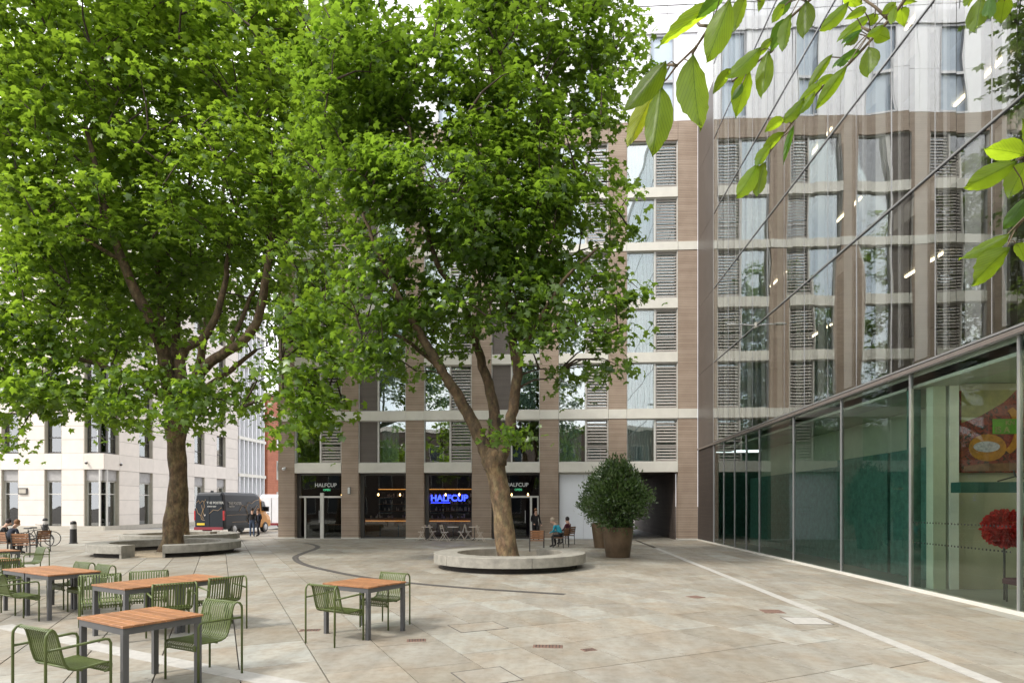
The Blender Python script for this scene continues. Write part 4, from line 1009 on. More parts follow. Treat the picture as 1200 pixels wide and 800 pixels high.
# near plane tree (right hand one)
b2 = G(597, 663.2); b2 = Vector((P(597, 600, 19.1).x, P(597, 600, 19.1).y, 0))
Z2 = 19.1
trunk2 = [(b2.x, b2.y, -.02, .46), (b2.x-.02, b2.y, .35, .35), PL(593, 630, Z2, .315), PL(587, 590, Z2, .30), PL(582, 560, Z2, .31), PL(579, 541, Z2, .35), PL(578.5, 530, Z2, .26)]
limbs2 = [
 [PL(577, 549, Z2, .26), PL(566, 520, Z2, .215), PL(551, 489, Z2, .19), PL(536, 462, Z2-.2, .17), PL(520, 438, Z2-.5, .15), PL(490, 387, Z2-.9, .12), PL(467, 346, Z2-1.3, .09), PL(445, 300, Z2-1.5, .06), PL(425, 250, Z2-1.7, .035)],
 [PL(581, 544, Z2+.1, .24), PL(581, 515, Z2+.2, .20), PL(577, 470, Z2+.4, .17), PL(563, 420, Z2+.6, .14), PL(553, 385, Z2+.5, .12), PL(539, 346, Z2+.3, .10), PL(512, 309, Z2, .08), PL(495, 240, Z2-.3, .06), PL(480, 150, Z2-.5, .04)],
 [PL(585, 544, Z2-.1, .22), PL(592, 519, Z2-.1, .185), PL(601, 480, Z2-.3, .165), PL(606, 440, Z2-.4, .15), PL(602, 402, Z2-.4, .13), PL(595, 327, Z2-.2, .11), PL(590, 250, Z2, .09), PL(580, 150, Z2+.2, .06), PL(575, 50, Z2+.3, .04)],
 [PL(603, 425, Z2-.4, .10), PL(616, 400, Z2-.8, .085), PL(632, 375, Z2-1.2, .07), PL(660, 330, Z2-1.6, .05), PL(700, 290, Z2-1.8, .03)],
 [PL(601, 400, Z2-.3, .09), PL(630, 340, Z2+.3, .07), PL(660, 270, Z2+.8, .055), PL(690, 190, Z2+1.0, .035)],
 [PL(520, 438, Z2-.5, .08), PL(497, 415, Z2-.2, .065), PL(470, 395, Z2+.2, .05), PL(440, 385, Z2+.6, .03)],
 [PL(556, 395, Z2+.5, .08), PL(562, 350, Z2+1.2, .06), PL(560, 280, Z2+1.8, .045), PL(550, 180, Z2+2, .03)]]
blobs2 = [BL(590, 150, Z2, 3.9, 3.6, 4.6), BL(500, 250, Z2-.8, 2.6, 2.6, 2.6), BL(655, 230, Z2-.5, 2.5, 2.5, 3.2), BL(670, 350, Z2-1.2, 2.1, 2.0, 1.5), BL(590, 300, Z2-.6, 2.6, 2.3, 2.0),
          BL(490, 380, Z2-.9, 1.9, 2.0, 1.4), BL(600, 0, Z2+.5, 3.6, 3.6, 3.2), BL(460, 120, Z2-.4, 2.7, 2.6, 3.2), BL(690, 70, Z2, 2.0, 2.2, 2.5), BL(430, 330, Z2-1.2, 1.4, 1.6, 1.3),
          BL(715, 395, Z2-1.2, .85, .8, .6), BL(600, 395, Z2-1.6, 1.5, 1.0, .7), BL(548, 430, Z2-1.4, 1.0, .8, .5), BL(420, 200, Z2-.6, 2.2, 2.2, 3.0), BL(415, 60, Z2-.3, 2.2, 2.4, 3.0), BL(455, 420, Z2-1, 1.2, 1.0, .6), BL(600, 505, Z2-1.0, 1.0, .6, .28), BL(738, 348, Z2-1.2, .9, .9, .7), BL(705, 420, Z2-1.3, 1.1, .9, .55), BL(655, 440, Z2-1.2, 1.0, .9, .5)]
tree('plane_tree', 'plane tree with a leaning trunk rising from the full round bench in the middle', b2, trunk2, limbs2, blobs2, 930, 35, .265, M['leafA'], 5, .31, 3, bias=.5, hollow=[BL(540, 410, Z2-2.6, 2.1, 2.2, 1.3), BL(590, 470, Z2-.5, 2.0, 2.0, .9)])
# left plane tree
c1 = P(205, 600, 25.2); b1 = Vector((c1.x, c1.y, 0)); Z1 = 25.2
trunk1 = [(b1.x-.15, b1.y, -.02, .54), (b1.x-.08, b1.y, .5, .41), PL(206, 600, Z1, .37), PL(208, 560, Z1, .34), PL(208, 520, Z1, .35), PL(207, 500, Z1, .41), PL(207, 488, Z1, .34)]
limbs1 = [
 [PL(203, 500, Z1, .33), PL(200, 470, Z1, .29), PL(191, 414, Z1-.5, .25), PL(171, 365, Z1-1, .21), PL(143, 305, Z1-1.5, .16), PL(120, 230, Z1-2, .11), PL(100, 140, Z1-2.2, .06)],
 [PL(210, 500, Z1, .31), PL(212, 460, Z1-.2, .26), PL(213, 414, Z1-.4, .19), PL(241, 393, Z1-.8, .15), PL(259, 354, Z1-1.2, .12), PL(268, 300, Z1-1.3, .08), PL(280, 230, Z1-1.3, .05)],
 [PL(213, 500, Z1, .29), PL(225, 455, Z1-.5, .23), PL(245, 425, Z1-1, .20), PL(280, 403, Z1-1.5, .18), PL(302, 375, Z1-2, .16), PL(311, 333, Z1-2.4, .14), PL(320, 270, Z1-2.6, .10), PL(335, 190, Z1-2.8, .05)],
 [PL(191, 414, Z1-.5, .15), PL(189, 370, Z1+.4, .13), PL(185, 300, Z1+1, .11), PL(180, 220, Z1+1.4, .09), PL(182, 140, Z1+1.6, .05)],
 [PL(265, 412, Z1-1.3, .10), PL(285, 370, Z1-.6, .085), PL(300, 335, Z1, .07), PL(330, 280, Z1+.6, .04)],
 [PL(200, 470, Z1, .16), PL(160, 445, Z1-.8, .12), PL(110, 425, Z1-1.6, .09), PL(60, 415, Z1-2.4, .06), PL(10, 400, Z1-3, .03)],
 [PL(143, 305, Z1-1.5, .09), PL(100, 280, Z1-2.2, .07), PL(50, 240, Z1-3, .04)],
 [PL(205, 480, Z1+.2, .2), PL(205, 400, Z1+1.6, .16), PL(215, 300, Z1+2.6, .12), PL(225, 180, Z1+3, .06)]]
blobs1 = [BL(190, 230, Z1, 6.2, 5.5, 6.0), BL(60, 300, Z1-1.5, 4.6, 4.4, 4.2), BL(320, 250, Z1-2, 4.0, 4.0, 5.0), BL(190, 20, Z1, 6.5, 5.8, 5), BL(40, 90, Z1-1.5, 4.8, 4.5, 5.2), BL(340, 60, Z1-1.5, 4.2, 4.2, 4.6),
          BL(100, 425, Z1-2, 3.4, 2.6, 1.5), BL(215, 445, Z1-2.4, 3.0, 2.2, 1.2), BL(290, 420, Z1-3, 1.8, 1.8, 1.3), BL(15, 420, Z1-2.6, 2.4, 2.2, 1.6), BL(365, 400, Z1-4.6, 1.6, 1.5, 2.3), BL(270, 475, Z1-1.6, 1.5, 1.3, .8),
          BL(110, 470, Z1-2.4, 2.2, 1.6, .7), BL(30, 465, Z1-3, 2.4, 2, 1.0), BL(5, 500, Z1-3.4, 1.4, 1, .7), BL(175, 478, Z1-3, 2.0, 1.2, .6), BL(250, 470, Z1-2.5, 2.0, 1.4, .9), BL(375, 430, Z1-5.4, 1.3, 1.2, 2.2), BL(355, 380, Z1-5, 1.7, 1.6, 2.0), BL(400, 400, Z1-5.4, .9, 1.0, 1.2), BL(350, 500, Z1-5.6, .6, .6, .9), BL(365, 470, Z1-5, .8, .8, .9), BL(160, 370, Z1+2.5, 4.0, 2.4, 1.5)]
tree('plane_tree', 'broad plane tree inside the split ring bench, nearer of the two left trunks', b1, trunk1, limbs1, blobs1, 1450, 35, .335, M['leafB'], 5, .43, 8, bias=.5, hollow=[BL(225, 360, Z1-4.5, 3.8, 4.6, 2.2), BL(170, 340, Z1-4, 2.5, 4, 2.2)])
# second left tree, trunk just behind
c3 = P(214, 600, 31.5); b3 = Vector((c3.x, c3.y, 0)); Z3 = 31.5
trunk3 = [(b3.x, b3.y, -.02, .5), (b3.x, b3.y, .5, .36), PL(213, 590, Z3, .30), PL(210, 520, Z3, .28), PL(209, 470, Z3, .26)]
limbs3 = [[PL(210, 490, Z3, .25), PL(235, 420, Z3+.5, .2), PL(250, 320, Z3+1, .14), PL(265, 200, Z3+1.5, .07)], [PL(210, 500, Z3, .24), PL(203, 430, Z3+.5, .18), PL(175, 330, Z3+1, .13), PL(150, 220, Z3+1, .06)],
          [PL(209, 475, Z3, .2), PL(262, 440, Z3-.5, .14), PL(300, 410, Z3-1, .08)]]
blobs3 = [BL(225, 260, Z3+.5, 6.5, 5, 7), BL(215, 60, Z3+.5, 6.5, 5, 6), BL(120, 300, Z3, 4.5, 4, 4.5), BL(300, 330, Z3-.5, 3.0, 3, 3.6), BL(60, 120, Z3, 5, 4, 6), BL(350, 120, Z3, 4, 4, 6)]
tree('plane_tree', 'plane tree in the farther ring bench, its trunk showing just behind the left tree', b3, trunk3, limbs3, blobs3, 300, 36, .36, M['leafA'], 3, .75, 15, bias=.6)

# ------------------------------------------------------------------ RING BENCHES
def ring_bench(label, cx, cz_, Ro, Ri, arcs, grav=True):
    c = Vector((cx*math.cos(YAW)-cz_*math.sin(YAW), cx*math.sin(YAW)+cz_*math.cos(YAW), 0))
    t = thing('ring_bench', label, 'bench', tuple(c), YAW, absolute=False)
    for a0, a1 in arcs:
        n = max(4, int(abs(a1-a0)/5)); k = max(1, round((a1-a0)/62))
        for s_ in range(k):
            p0 = a0+(a1-a0)*s_/k+(.15 if s_ else 0); p1 = a0+(a1-a0)*(s_+1)/k-(.15 if s_ < k-1 else 0)
            b = MB(); n = max(5, int((p1-p0)/4)); bv = .012
            prof = [(Ri, .165), (Ro-.0, .165), (Ro, .45-bv), (Ro-bv, .45), (Ri+bv, .45), (Ri, .45-bv)]
            m_ = len(prof); vs = []
            for i in range(n+1):
                a = R(p0+(p1-p0)*i/n); vs += [(r*math.cos(a), r*math.sin(a), z) for r, z in prof]
            fs = [(i*m_+j, (i+1)*m_+j, (i+1)*m_+(j+1) % m_, i*m_+(j+1) % m_) for i in range(n) for j in range(m_)]
            fs += [tuple(range(m_)), tuple(range(n*m_, (n+1)*m_))[::-1]]
            b.add(vs, fs); o = b.build('bench_segment', M['concrete'], t)
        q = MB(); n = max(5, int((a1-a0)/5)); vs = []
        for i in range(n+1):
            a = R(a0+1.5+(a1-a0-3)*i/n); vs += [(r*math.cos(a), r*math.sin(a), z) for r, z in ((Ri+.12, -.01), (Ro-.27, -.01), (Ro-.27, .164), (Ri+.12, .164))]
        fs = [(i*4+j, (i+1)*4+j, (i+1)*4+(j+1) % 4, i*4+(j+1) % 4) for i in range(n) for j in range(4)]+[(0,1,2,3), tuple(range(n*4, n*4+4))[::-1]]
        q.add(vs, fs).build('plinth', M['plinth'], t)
        for a in (a0+1, a1-1):
            if a1-a0 < 359:
                u_ = MB(); aa = R(a); nx, ny = -math.sin(aa)*.04, math.cos(aa)*.04
                r0, r1 = Ri+.02, Ro-.02
                u_.prism([(r0*math.cos(aa)-nx, r0*math.sin(aa)-ny), (r1*math.cos(aa)-nx, r1*math.sin(aa)-ny), (r1*math.cos(aa)+nx, r1*math.sin(aa)+ny), (r0*math.cos(aa)+nx, r0*math.sin(aa)+ny)], -.01, .164)
                u_.build('end_support', M['concrete'], t)
    MB().lathe([(Ri+.3, -.01), (Ri+.3, .008), (.5, .016)], 48).build('gravel_bed', M['gravel'], t)
ring_bench('full round concrete bench circling the leaning plane tree in the middle', -.07, 19.07, 2.34, 1.62, [(88-360, 57)])
ring_bench('split ring concrete bench around the left plane tree', -13.75, 24.5, 2.7, 1.95, [(-64, 100), (112, 267.5)])
ring_bench('farther concrete ring bench behind the left plane tree', -17.0, 31.6, 2.75, 2.0, [(-150, 60), (75, 190)])

# ------------------------------------------------------------------ TABLES AND CHAIRS
def make_table():
    t = thing('table', '', 'table', absolute=False)
    W_, D_ = .93, .80; n = 8; p = D_/n
    me = None
    for i in range(n):
        y0 = -D_/2+p*i+.002; y1 = y0+p-.005
        if me is None:
            o = MB().bev(-W_/2, W_/2, -p/2+.0025, p/2-.0025, -.022, 0, .003).build('slat', M['tabwood'], t); me = o.data
        else:
            o = bpy.data.objects.new('slat', me); C.objects.link(o); o.parent = t
        o.location = (0, -D_/2+p*(i+.5), .75)
    f = MB(); h = .065; e = .03; a, b = W_/2-.015, D_/2-.012
    f.box(-a, a, -b, -b+e, .727-h, .727); f.box(-a, a, b-e, b, .727-h, .727); f.box(-a, -a+e, -b+e, b-e, .727-h, .727); f.box(a-e, a, -b+e, b-e, .727-h, .727)
    f.build('frame', M['tableg'], t)
    lm = None
    for sx in (-1, 1):
        for sy in (-1, 1):
            if lm is None: o = MB().box(-.027, .027, -.027, .027, 0, .66).build('leg', M['tableg'], t); lm = o.data
            else: o = bpy.data.objects.new('leg', lm); C.objects.link(o); o.parent = t
            o.location = (sx*(a-.026), sy*(b-.026), 0.001)
    return t
tb0 = make_table()
tabs = [(-4.24, 6.17, -29, 'slatted orange wood table nearest the camera, alone in front of the joined pair'),
        (-2.74, 9.05, -28, 'slatted table standing alone right of the others with two chairs'),
        (-6.045, 8.70, -28, 'slatted table, near half of the joined pair left of centre'),
        (-5.67, 9.41, -28, 'slatted table, far half of the joined pair left of centre'),
        (-8.42, 10.2, -29, 'pinkish slatted table of the left joined pair, the half with its corner in full view'),
        (-9.24, 10.65, -29, 'slatted table of the left joined pair, cut by the left photo edge'),
        (-11.75, 12.28, -29, 'slatted table at the left edge with a dark chair pushed under it'),
        (-14.05, 14.8, -29, 'farthest slatted table at the left edge, beside the lone green chair')]
for i, (x, y, a, lab) in enumerate(tabs):
    o = tb0 if i == 0 else copy_tree(tb0)
    o.location = (x, y, 0); o.rotation_euler = (0, 0, R(a)); o['label'] = lab; o['group'] = 'slatted outdoor tables'
def make_chair():
    t = thing('armchair', '', 'chair', absolute=False)
    prof = [(-.285, .765), (-.275, .795), (-.25, .81), (-.222, .795), (-.205, .76), (-.185, .68), (-.165, .58), (-.14, .49), (-.105, .44), (-.05, .42), (.02, .42), (.10, .425), (.19, .432), (.235, .428), (.26, .405), (.258, .37), (.235, .352), (.20, .352)]
    hw = .235
    for s_ in (-1, 1):
        f = MB(); x = s_*.275; r = .0125
        f.tube([(x, -.30, 0), (x, -.30, .72), (x*.995, -.297, .765), (x*.98, -.275, .80), (x*.95, -.245, .812)]+[(s_*(hw+.012), y, z) for y, z in prof[3:]], r, 8)
        f.tube([(x, -.30, .635), (x, .19, .655), (x, .225, .645), (x, .24, .61), (x, .24, 0)], r, 8)
        f.tube([(x, .24, .37), (s_*(hw+.01), .23, .365)], r, 6)
        f.build('side_frame', M['green_m'], t, smooth=True)
    for y, z in ((-.25, .81), (.0, .405), (.245, .39), (-.125, .455)):
        MB().tube([(-hw-.02, y, z), (hw+.02, y, z)], .010, 6).build('crossbar', M['green_m'], t, smooth=True)
    s = MB(); n = 13; pitch = 2*hw/n; wd = pitch*.58
    for i in range(n):
        x0 = -hw+pitch*(i+.5)-wd/2; x1 = x0+wd; vs = []
        pp = prof[1:]
        for k, (y, z) in enumerate(pp):
            a, b = pp[max(k-1, 0)], pp[min(k+1, len(pp)-1)]; dy, dz = b[0]-a[0], b[1]-a[1]; l = math.hypot(dy, dz) or 1
            ny, nz = -dz/l*.006, dy/l*.006
            vs += [(x0, y, z), (x1, y, z), (x1, y+ny, z+nz), (x0, y+ny, z+nz)]
        m_ = len(pp)
        fs = [(k*4+j, k*4+(j+1) % 4, (k+1)*4+(j+1) % 4, (k+1)*4+j) for k in range(m_-1) for j in range(4)]+[(3,2,1,0), (m_*4-4, m_*4-3, m_*4-2, m_*4-1)]
        s.add(vs, fs)
    s.build('slatted_shell', M['green_m'], t, kind='stuff')
    return t
ch0 = make_chair()
chairs = [(-4.45, 5.43, 66, 'green slatted armchair nearest the camera, its back to us at the lower left'),
          (-3.83, 6.59, 246, 'green slatted armchair on the far right side of the nearest table, facing us'),
          (-2.955, 8.425, 63.5, 'green slatted armchair with its back to us at the left of the lone table'),
          (-2.58, 9.53, 246, 'green slatted armchair on the far right side of the lone table'),
          (-5.37, 8.46, 132, 'green armchair, back to us, at the near half of the middle joined pair'),
          (-5.05, 9.2, 140, 'green armchair, back to us, at the far right end of the middle joined pair'),
          (-6.46, 9.58, -58, 'green armchair beyond the middle joined pair, only its back top over the tabletop'),
          (-6.86, 9.06, -50, 'green armchair at the left corner of the middle joined pair, facing right'),
          (-8.95, 11.0, 246, 'green armchair beyond the left joined pair, the left one of two side by side'),
          (-8.2, 10.55, 241, 'green armchair beyond the left joined pair, the right one of two side by side'),
          (-8.68, 9.5, 63, 'green armchair facing right at the near side of the left joined pair'),
          (-9.5, 9.95, 63, 'green armchair half hidden under the left joined pair at the photo edge'),
          (-13.2, 14.95, 240, 'lone green armchair with its loop frame standing out at the far left table'),
          (-11.22, 11.95, 145, 'dark seeming green armchair pushed under the table at the left edge'),
          (-12.2, 12.9, -40, 'green armchair behind the left edge table')]
for i, (x, y, a, lab) in enumerate(chairs):
    o = ch0 if i == 0 else copy_tree(ch0)
    o.location = (x, y, 0); o.rotation_euler = (0, 0, R(a-90)); o['label'] = lab; o['group'] = 'green slatted armchairs'

# wooden park armchairs with iron frames
def make_wchair():
    t = thing('wooden_chair', '', 'chair', absolute=False)
    for s_ in (-1, 1):
        f = MB(); x = s_*.29
        f.tube([(x, -.26, 0), (x, -.24, .45), (x, -.31, .86)], .02, 6); f.tube([(x, .24, 0), (x, .24, .62), (x, .2, .66), (x, -.27, .66)], .02, 6); f.tube([(x, -.24, .42), (x, .24, .42)], .018, 6)
        f.build('side_frame', M['iron'], t)
    for i in range(5): MB().bev(-.28, .28, -.22+.095*i, -.14+.095*i, .43, .455, .004).build('seat_slat', M['wood'], t)
    for i in range(4):
        z = .52+.09*i; y = -.255-.017*i
        MB().box(-.28, .28, y, y+.02, z, z+.075).build('back_slat', M['wood'], t)
    return t
wc0 = make_wchair()
def at(px, py): q = G(px, py); return (q.x, q.y)
wchairs = [(at(629, 645.5), 93, 'wooden slatted chair with its back to us beside the gap in the round bench'),
           (at(657, 641), 155, 'wooden chair on which the person in turquoise sits'),
           (at(664.5, 637.5), 150, 'wooden chair of the dark haired sitter beside the white hoarding'),
           (at(29, 652), 105, 'brown slatted chair with its back to us at the far left, nearest the camera there'),
           (at(12, 649), 70, 'brown slatted chair at the far left under the brown haired sitter'),
           (at(45, 646), 170, 'brown slatted chair seen side on at the far left by the bicycle'),
           (at(3, 646), 30, 'brown slatted chair cut by the left photo edge')]
for i, ((x, y), a, lab) in enumerate(wchairs):
    o = wc0 if i == 0 else copy_tree(wc0)
    o.location = (x, y, 0); o.rotation_euler = (0, 0, R(a-90)); o['label'] = lab; o['group'] = 'wooden slatted chairs'
# cream cafe chairs and tables outside the cafe window
def make_cchair():
    t = thing('cafe_chair', '', 'chair', absolute=False)
    f = MB()
    for s_ in (-1, 1):
        x = s_*.2
        f.tube([(x, -.24, 0), (x, .05, .45), (x, .12, .5)], .014, 6); f.tube([(x, .24, 0), (x, -.10, .45), (x, -.2, .84)], .014, 6)
    f.tube([(-.2, -.2, .84), (.2, -.2, .84)], .014, 6); f.tube([(-.2, -.24, .03), (.2, -.24, .03)], .01, 6)
    f.build('frame', M['cream'], t)
    for i in range(4): MB().box(-.2, .2, -.16+.085*i, -.09+.085*i, .455, .47).build('seat_slat', M['cream'], t)
    for z, y in ((.64, -.165), (.74, -.185)): MB().box(-.2, .2, y, y+.015, z, z+.07).build('back_slat', M['cream'], t)
    return t
cc0 = make_cchair()
cch = [(494, 630, 0, 'leftmost cream folding chair before the neon lettered window'), (507, 629.5, 180, 'second cream folding chair from the left before the neon lettered window'), (521, 630.5, 170, 'cream folding chair under the middle of the neon lettered window'),
       (540, 630, 5, 'cream folding chair left of the brown pier'), (549, 629.5, 180, 'cream folding chair right before the brown pier'), (563, 631, 175, 'rightmost cream folding chair of the cafe row')]
for i, (px_, py_, a, lab) in enumerate(cch):
    o = cc0 if i == 0 else copy_tree(cc0)
    x, y = at(px_, py_+3); o.location = (x, min(y, FY-.7), 0.001); o.rotation_euler = (0, 0, R(a+90)); o['label'] = lab; o['group'] = 'cream folding chairs outside the cafe'
ct0 = thing('small_table', '', 'table', absolute=False)
MB().lathe([(.29, 0), (.3, .01), (.3, .025), (.29, .03)], 20, (0, 0, .71)).build('tabletop', M['cream'], ct0)
f = MB(); f.tube([(0, 0, .1), (0, 0, .71)], .02, 8)
for a in (0, 120, 240): f.tube([(0, 0, .12), (.25*math.cos(R(a)), .25*math.sin(R(a)), .0)], .014, 6)
f.build('pedestal', M['iron'], ct0)
for i, (px_, lab) in enumerate(((500.5, 'small round cafe table at the left of the cream chairs'), (531, 'small round cafe table in the middle of the cream chairs'), (556, 'small round cafe table before the brown pier'))):
    o = ct0 if i == 0 else copy_tree(ct0)
    x, y = at(px_, 633); o.location = (x, min(y, FY-.7), 0.001); o['label'] = lab; o['group'] = 'small round cafe tables'

# ------------------------------------------------------------------ PLANTERS
def planter(cx, cy, s, lab_p, lab_s, seed, n=9000):
    t = thing('planter', lab_p, 'planter', (cx, cy, 0))
    MB().lathe([(.43, 0.002), (.44, .03), (.575, 1.06), (.60, 1.07), (.60, 1.10), (.55, 1.10), (.54, 1.0)], 40, (cx, cy, 0)).build('pot', M['bronze'], t, smooth=False)
    MB().lathe([(.53, 1.001), (.53, 1.03)], 24, (cx, cy, 0)).build('soil', M['soil'], t)
    h = thing('shrub', lab_s, 'shrub', (cx, cy, 1.0))
    st_ = MB(); r_ = random.Random(seed); ends = []
    for i in range(60):
        a = r_.uniform(0, 6.28); rr_ = r_.uniform(.25, 1.0); z = r_.uniform(1.5, 3.3); q = 1.15*math.sqrt(max(.05, 1-((z-2.2)/1.5)**2))*rr_
        p = [(cx+.1*math.cos(a), cy+.1*math.sin(a), 1.02), (cx+.4*q*math.cos(a), cy+.4*q*math.sin(a), 1.0+(z-1)*.5), (cx+q*math.cos(a), cy+q*math.sin(a), z)]
        st_.tube(p, [.022, .012, .005], 5, cap=False); ends.append(p[-1])
    st_.build('stems', M['twig'], h, kind='stuff')
    rg_ = np.random.default_rng(seed); cl = []
    while len(cl) < 330:
        d = rg_.normal(size=3); d /= np.linalg.norm(d); k = rg_.random()**.35
        z = 2.22+d[2]*1.38*k
        if z < 1.12: continue
        wid = 1.08 if z < 2.4 else .98
        wid *= 1-max(0, z-2.1)*.24+.10*math.sin(z*7+d[0]*5)
        cl.append((cx+d[0]*wid*k, cy+d[1]*wid*k, z))
    cl = np.array(cl); per = n//330; ci = np.repeat(np.arange(330), per); m_ = len(ci)
    off = rg_.normal(size=(m_, 3))*.12; pos = cl[ci]+off
    out = pos-np.array([cx, cy, 1.9]); out /= np.linalg.norm(out, axis=1, keepdims=True)
    # pointed upright leaves
    dirn = out*.7+np.array([0, 0, .5])+rg_.normal(size=(m_, 3))*.45; dirn /= np.linalg.norm(dirn, axis=1, keepdims=True)
    sd_ = np.cross(dirn, rg_.normal(size=(m_, 3))); sd_ /= np.linalg.norm(sd_, axis=1, keepdims=True)
    nn_ = np.cross(dirn, sd_); ln = .13*(.7+.6*rg_.random(m_))[:, None]; wd = ln*.22
    V = np.stack([pos, pos+dirn*ln*.5+sd_*wd, pos+dirn*ln+nn_*ln*.08, pos+dirn*ln*.5-sd_*wd], 1).reshape(-1, 3)
    F = (np.array([[0, 1, 2, 3]])[None]+(np.arange(m_)*4)[:, None, None]).reshape(-1, 4)
    V -= np.array((cx, cy, 1.0))
    o = bpy.data.objects.new('leaves', mesh_np('leaves', V, F, M['leafS'])); C.objects.link(o); o.parent = h; o['kind'] = 'stuff'
q = P(724, 600, 22.5); planter(q.x, q.y, 1, 'tall tapered bronze planter holding the big shrub, the front one', 'dense dark green domed shrub in the front bronze planter', 5, 13000)
q = P(708, 600, 27.4); planter(q.x, q.y, 1, 'tapered bronze planter half hidden behind the front planter', 'dark green shrub behind the front shrub', 6, 7000)

# ------------------------------------------------------------------ BOLLARDS
for i, ((px_, py_), lab) in enumerate((((86, 636.4), 'black bollard with a white collar standing clear right of the bicycle'), ((53, 628.2), 'black bollard with a white collar farther off behind the bicycle'))):
    q = G(px_, py_)
    if i == 0:
        bo = thing('bollard', lab, 'bollard', (q.x, q.y, 0), absolute=False, group='black bollards with white collars')
        MB().lathe([(.19, 0), (.19, .04), (.155, .06), (.145, .72)], 20).build('post', M['black'], bo, smooth=False)
        MB().lathe([(.146, .721), (.142, .95)], 20).build('collar', mat('worn_white', (.45, .43, .40), .7), bo)
        MB().lathe([(.135, .951), (.135, 1.03), (.11, 1.09), (.04, 1.12)], 20).build('cap', M['black'], bo, smooth=True)
    else:
        o = copy_tree(bo); o.location = (q.x, q.y, 0); o['label'] = lab

# ------------------------------------------------------------------ VANS
def van(name, label, cx, cy, rz, body, cab, details=True):
    t = thing(name, label, 'van', (cx, cy, 0), rz, absolute=False)
    # side profile (y along length, rear at 0) ; width tapers upward
    hw = .99; prof_r = [(0, .45), (0, 1.2), (.04, 2.0), (.14, 2.6), (.3, 2.72)]
    def shell(y0, y1, pts_top, nm, m):
        pass
    sec = [(.0, .42, 2.50, .93), (.05, .38, 2.66, .95), (.25, .36, 2.72, .97), (3.9, .36, 2.72, .97), (4.35, .36, 2.62, .96)]
    secc = [(4.36, .36, 2.62, .96), (4.8, .36, 2.30, .96), (5.25, .38, 1.72, .95), (5.35, .38, 1.42, .94), (5.85, .40, 1.20, .90), (5.98, .45, .95, .84)]
    def loft(ss):
        b = MB(); vs = []
        for y, z0, z1, w_ in ss:
            for xx, zz in ((-w_, z0), (-w_*1.02, z0+.25), (-w_*1.02, z0+(z1-z0)*.5), (-w_*.93, z1-.18 if z1 > 1.5 else z1-.08), (-w_*.80, z1), (w_*.80, z1), (w_*.93, z1-.18 if z1 > 1.5 else z1-.08), (w_*1.02, z0+(z1-z0)*.5), (w_*1.02, z0+.25), (w_, z0)):
                vs.append((xx, y, zz))
        k = 10
        fs = [(i*k+j, i*k+(j+1) % k, (i+1)*k+(j+1) % k, (i+1)*k+j) for i in range(len(ss)-1) for j in range(k)]+[tuple(range(k))[::-1], tuple(range((len(ss)-1)*k, len(ss)*k))]
        return b.add(vs, fs)
    loft(sec).build('body', body, t, bevel=.03); loft(secc).build('cab', cab, t, bevel=.03)
    gl = mat('van_glass', (.02, .025, .03), .08, spec=.8)
    for s_ in (-1, 1):
        x = s_*.985
        b = MB(); pts = [(4.5, 1.5), (5.2, 1.5), (4.85, 2.15), (4.5, 2.2)]
        b.add([(x*.99, y, z) for y, z in pts]+[(x*1.0+s_*.012, y, z) for y, z in pts], [(0,1,2,3), (7,6,5,4), (0,4,5,1), (1,5,6,2), (2,6,7,3), (3,7,4,0)]).build('side_window', gl, t)
        MB().box(min(x, x+s_*.24), max(x, x+s_*.24), 4.95, 5.1, 1.45, 1.8).build('wing_mirror', M['black'], t)
        MB().box(min(x-.06*s_, x+.018*s_), max(x-.06*s_, x+.018*s_), -.012, .13, .95, 1.55).build('tail_light', mat('red_lens', (.45, .01, .01), .2), t)
        for yy in (1.15, 5.0):
            wv = MB(); wv.lathe([(.10, 0), (.34, .0), (.37, .05), (.37, .2), (.34, .25), (.10, .25)], 24).xf(Matrix.Translation((s_*.88+(-.125), yy, .37)) @ Matrix.Rotation(R(90), 4, 'Y'))
            wh = wv.build('wheel', M['black'], t)
            MB().lathe([(.05, -.0), (.21, 0), (.21, .02), (.05, .03)], 16).xf(Matrix.Translation((s_*1.015-.012, yy, .37)) @ Matrix.Rotation(R(90), 4, 'Y')).build('rim', M['mull'], wh)
    MB().add([(-.78, 4.95, 2.10), (.78, 4.95, 2.10), (.82, 5.3, 1.62), (-.82, 5.3, 1.62)], [(0, 3, 2, 1)]).xf(Matrix.Translation((0, .03, .06))).build('windscreen', gl, t)
    MB().box(-.95, .95, -.1, .02, .34, .52).build('rear_bumper', mat('maroon_bumper', (.22, .02, .03), .4), t)
    MB().box(-.01, .01, -.02, .0, .55, 2.45).build('door_gap', M['black'], t)
    MB().box(-.30, -.22, -.035, -.004, 1.22, 1.32).build('door_handle', M['mull'], t)
    return t
vr = P(245, 600, 38.6)
vnavy = mat('dark_van_paint', (.010, .014, .019), .42, spec=.35, var=.1); vyel = mat('orange_van_paint', (.62, .27, .03), .3, var=.1)
dv = van('delivery_van', 'dark delivery van with gold line drawings and an orange cab parked behind the left tree', vr.x, vr.y, YAW-R(7), vnavy, vyel)
gold = mat('gold_print', (.50, .34, .19), .5); whp = mat('white_print', (.42, .42, .40), .5)
def vt(txt, size, x, y, z, side, nm='lettering', m=whp):
    if side == 'rear': mt = Matrix.Translation((x, y, z)) @ FACE_CAM
    else: mt = Matrix.Translation((x, y, z)) @ Matrix.Rotation(R(90), 4, 'Z') @ FACE_CAM
    return text_mesh(txt, size, .002, nm, m, dv, mt, .006)
vt('THE POSTER', .20, -.15, -.01, 1.98, 'rear'); vt('TAKE IT EASY', .10, -.12, -.012, 1.78, 'rear', 'small_lettering')
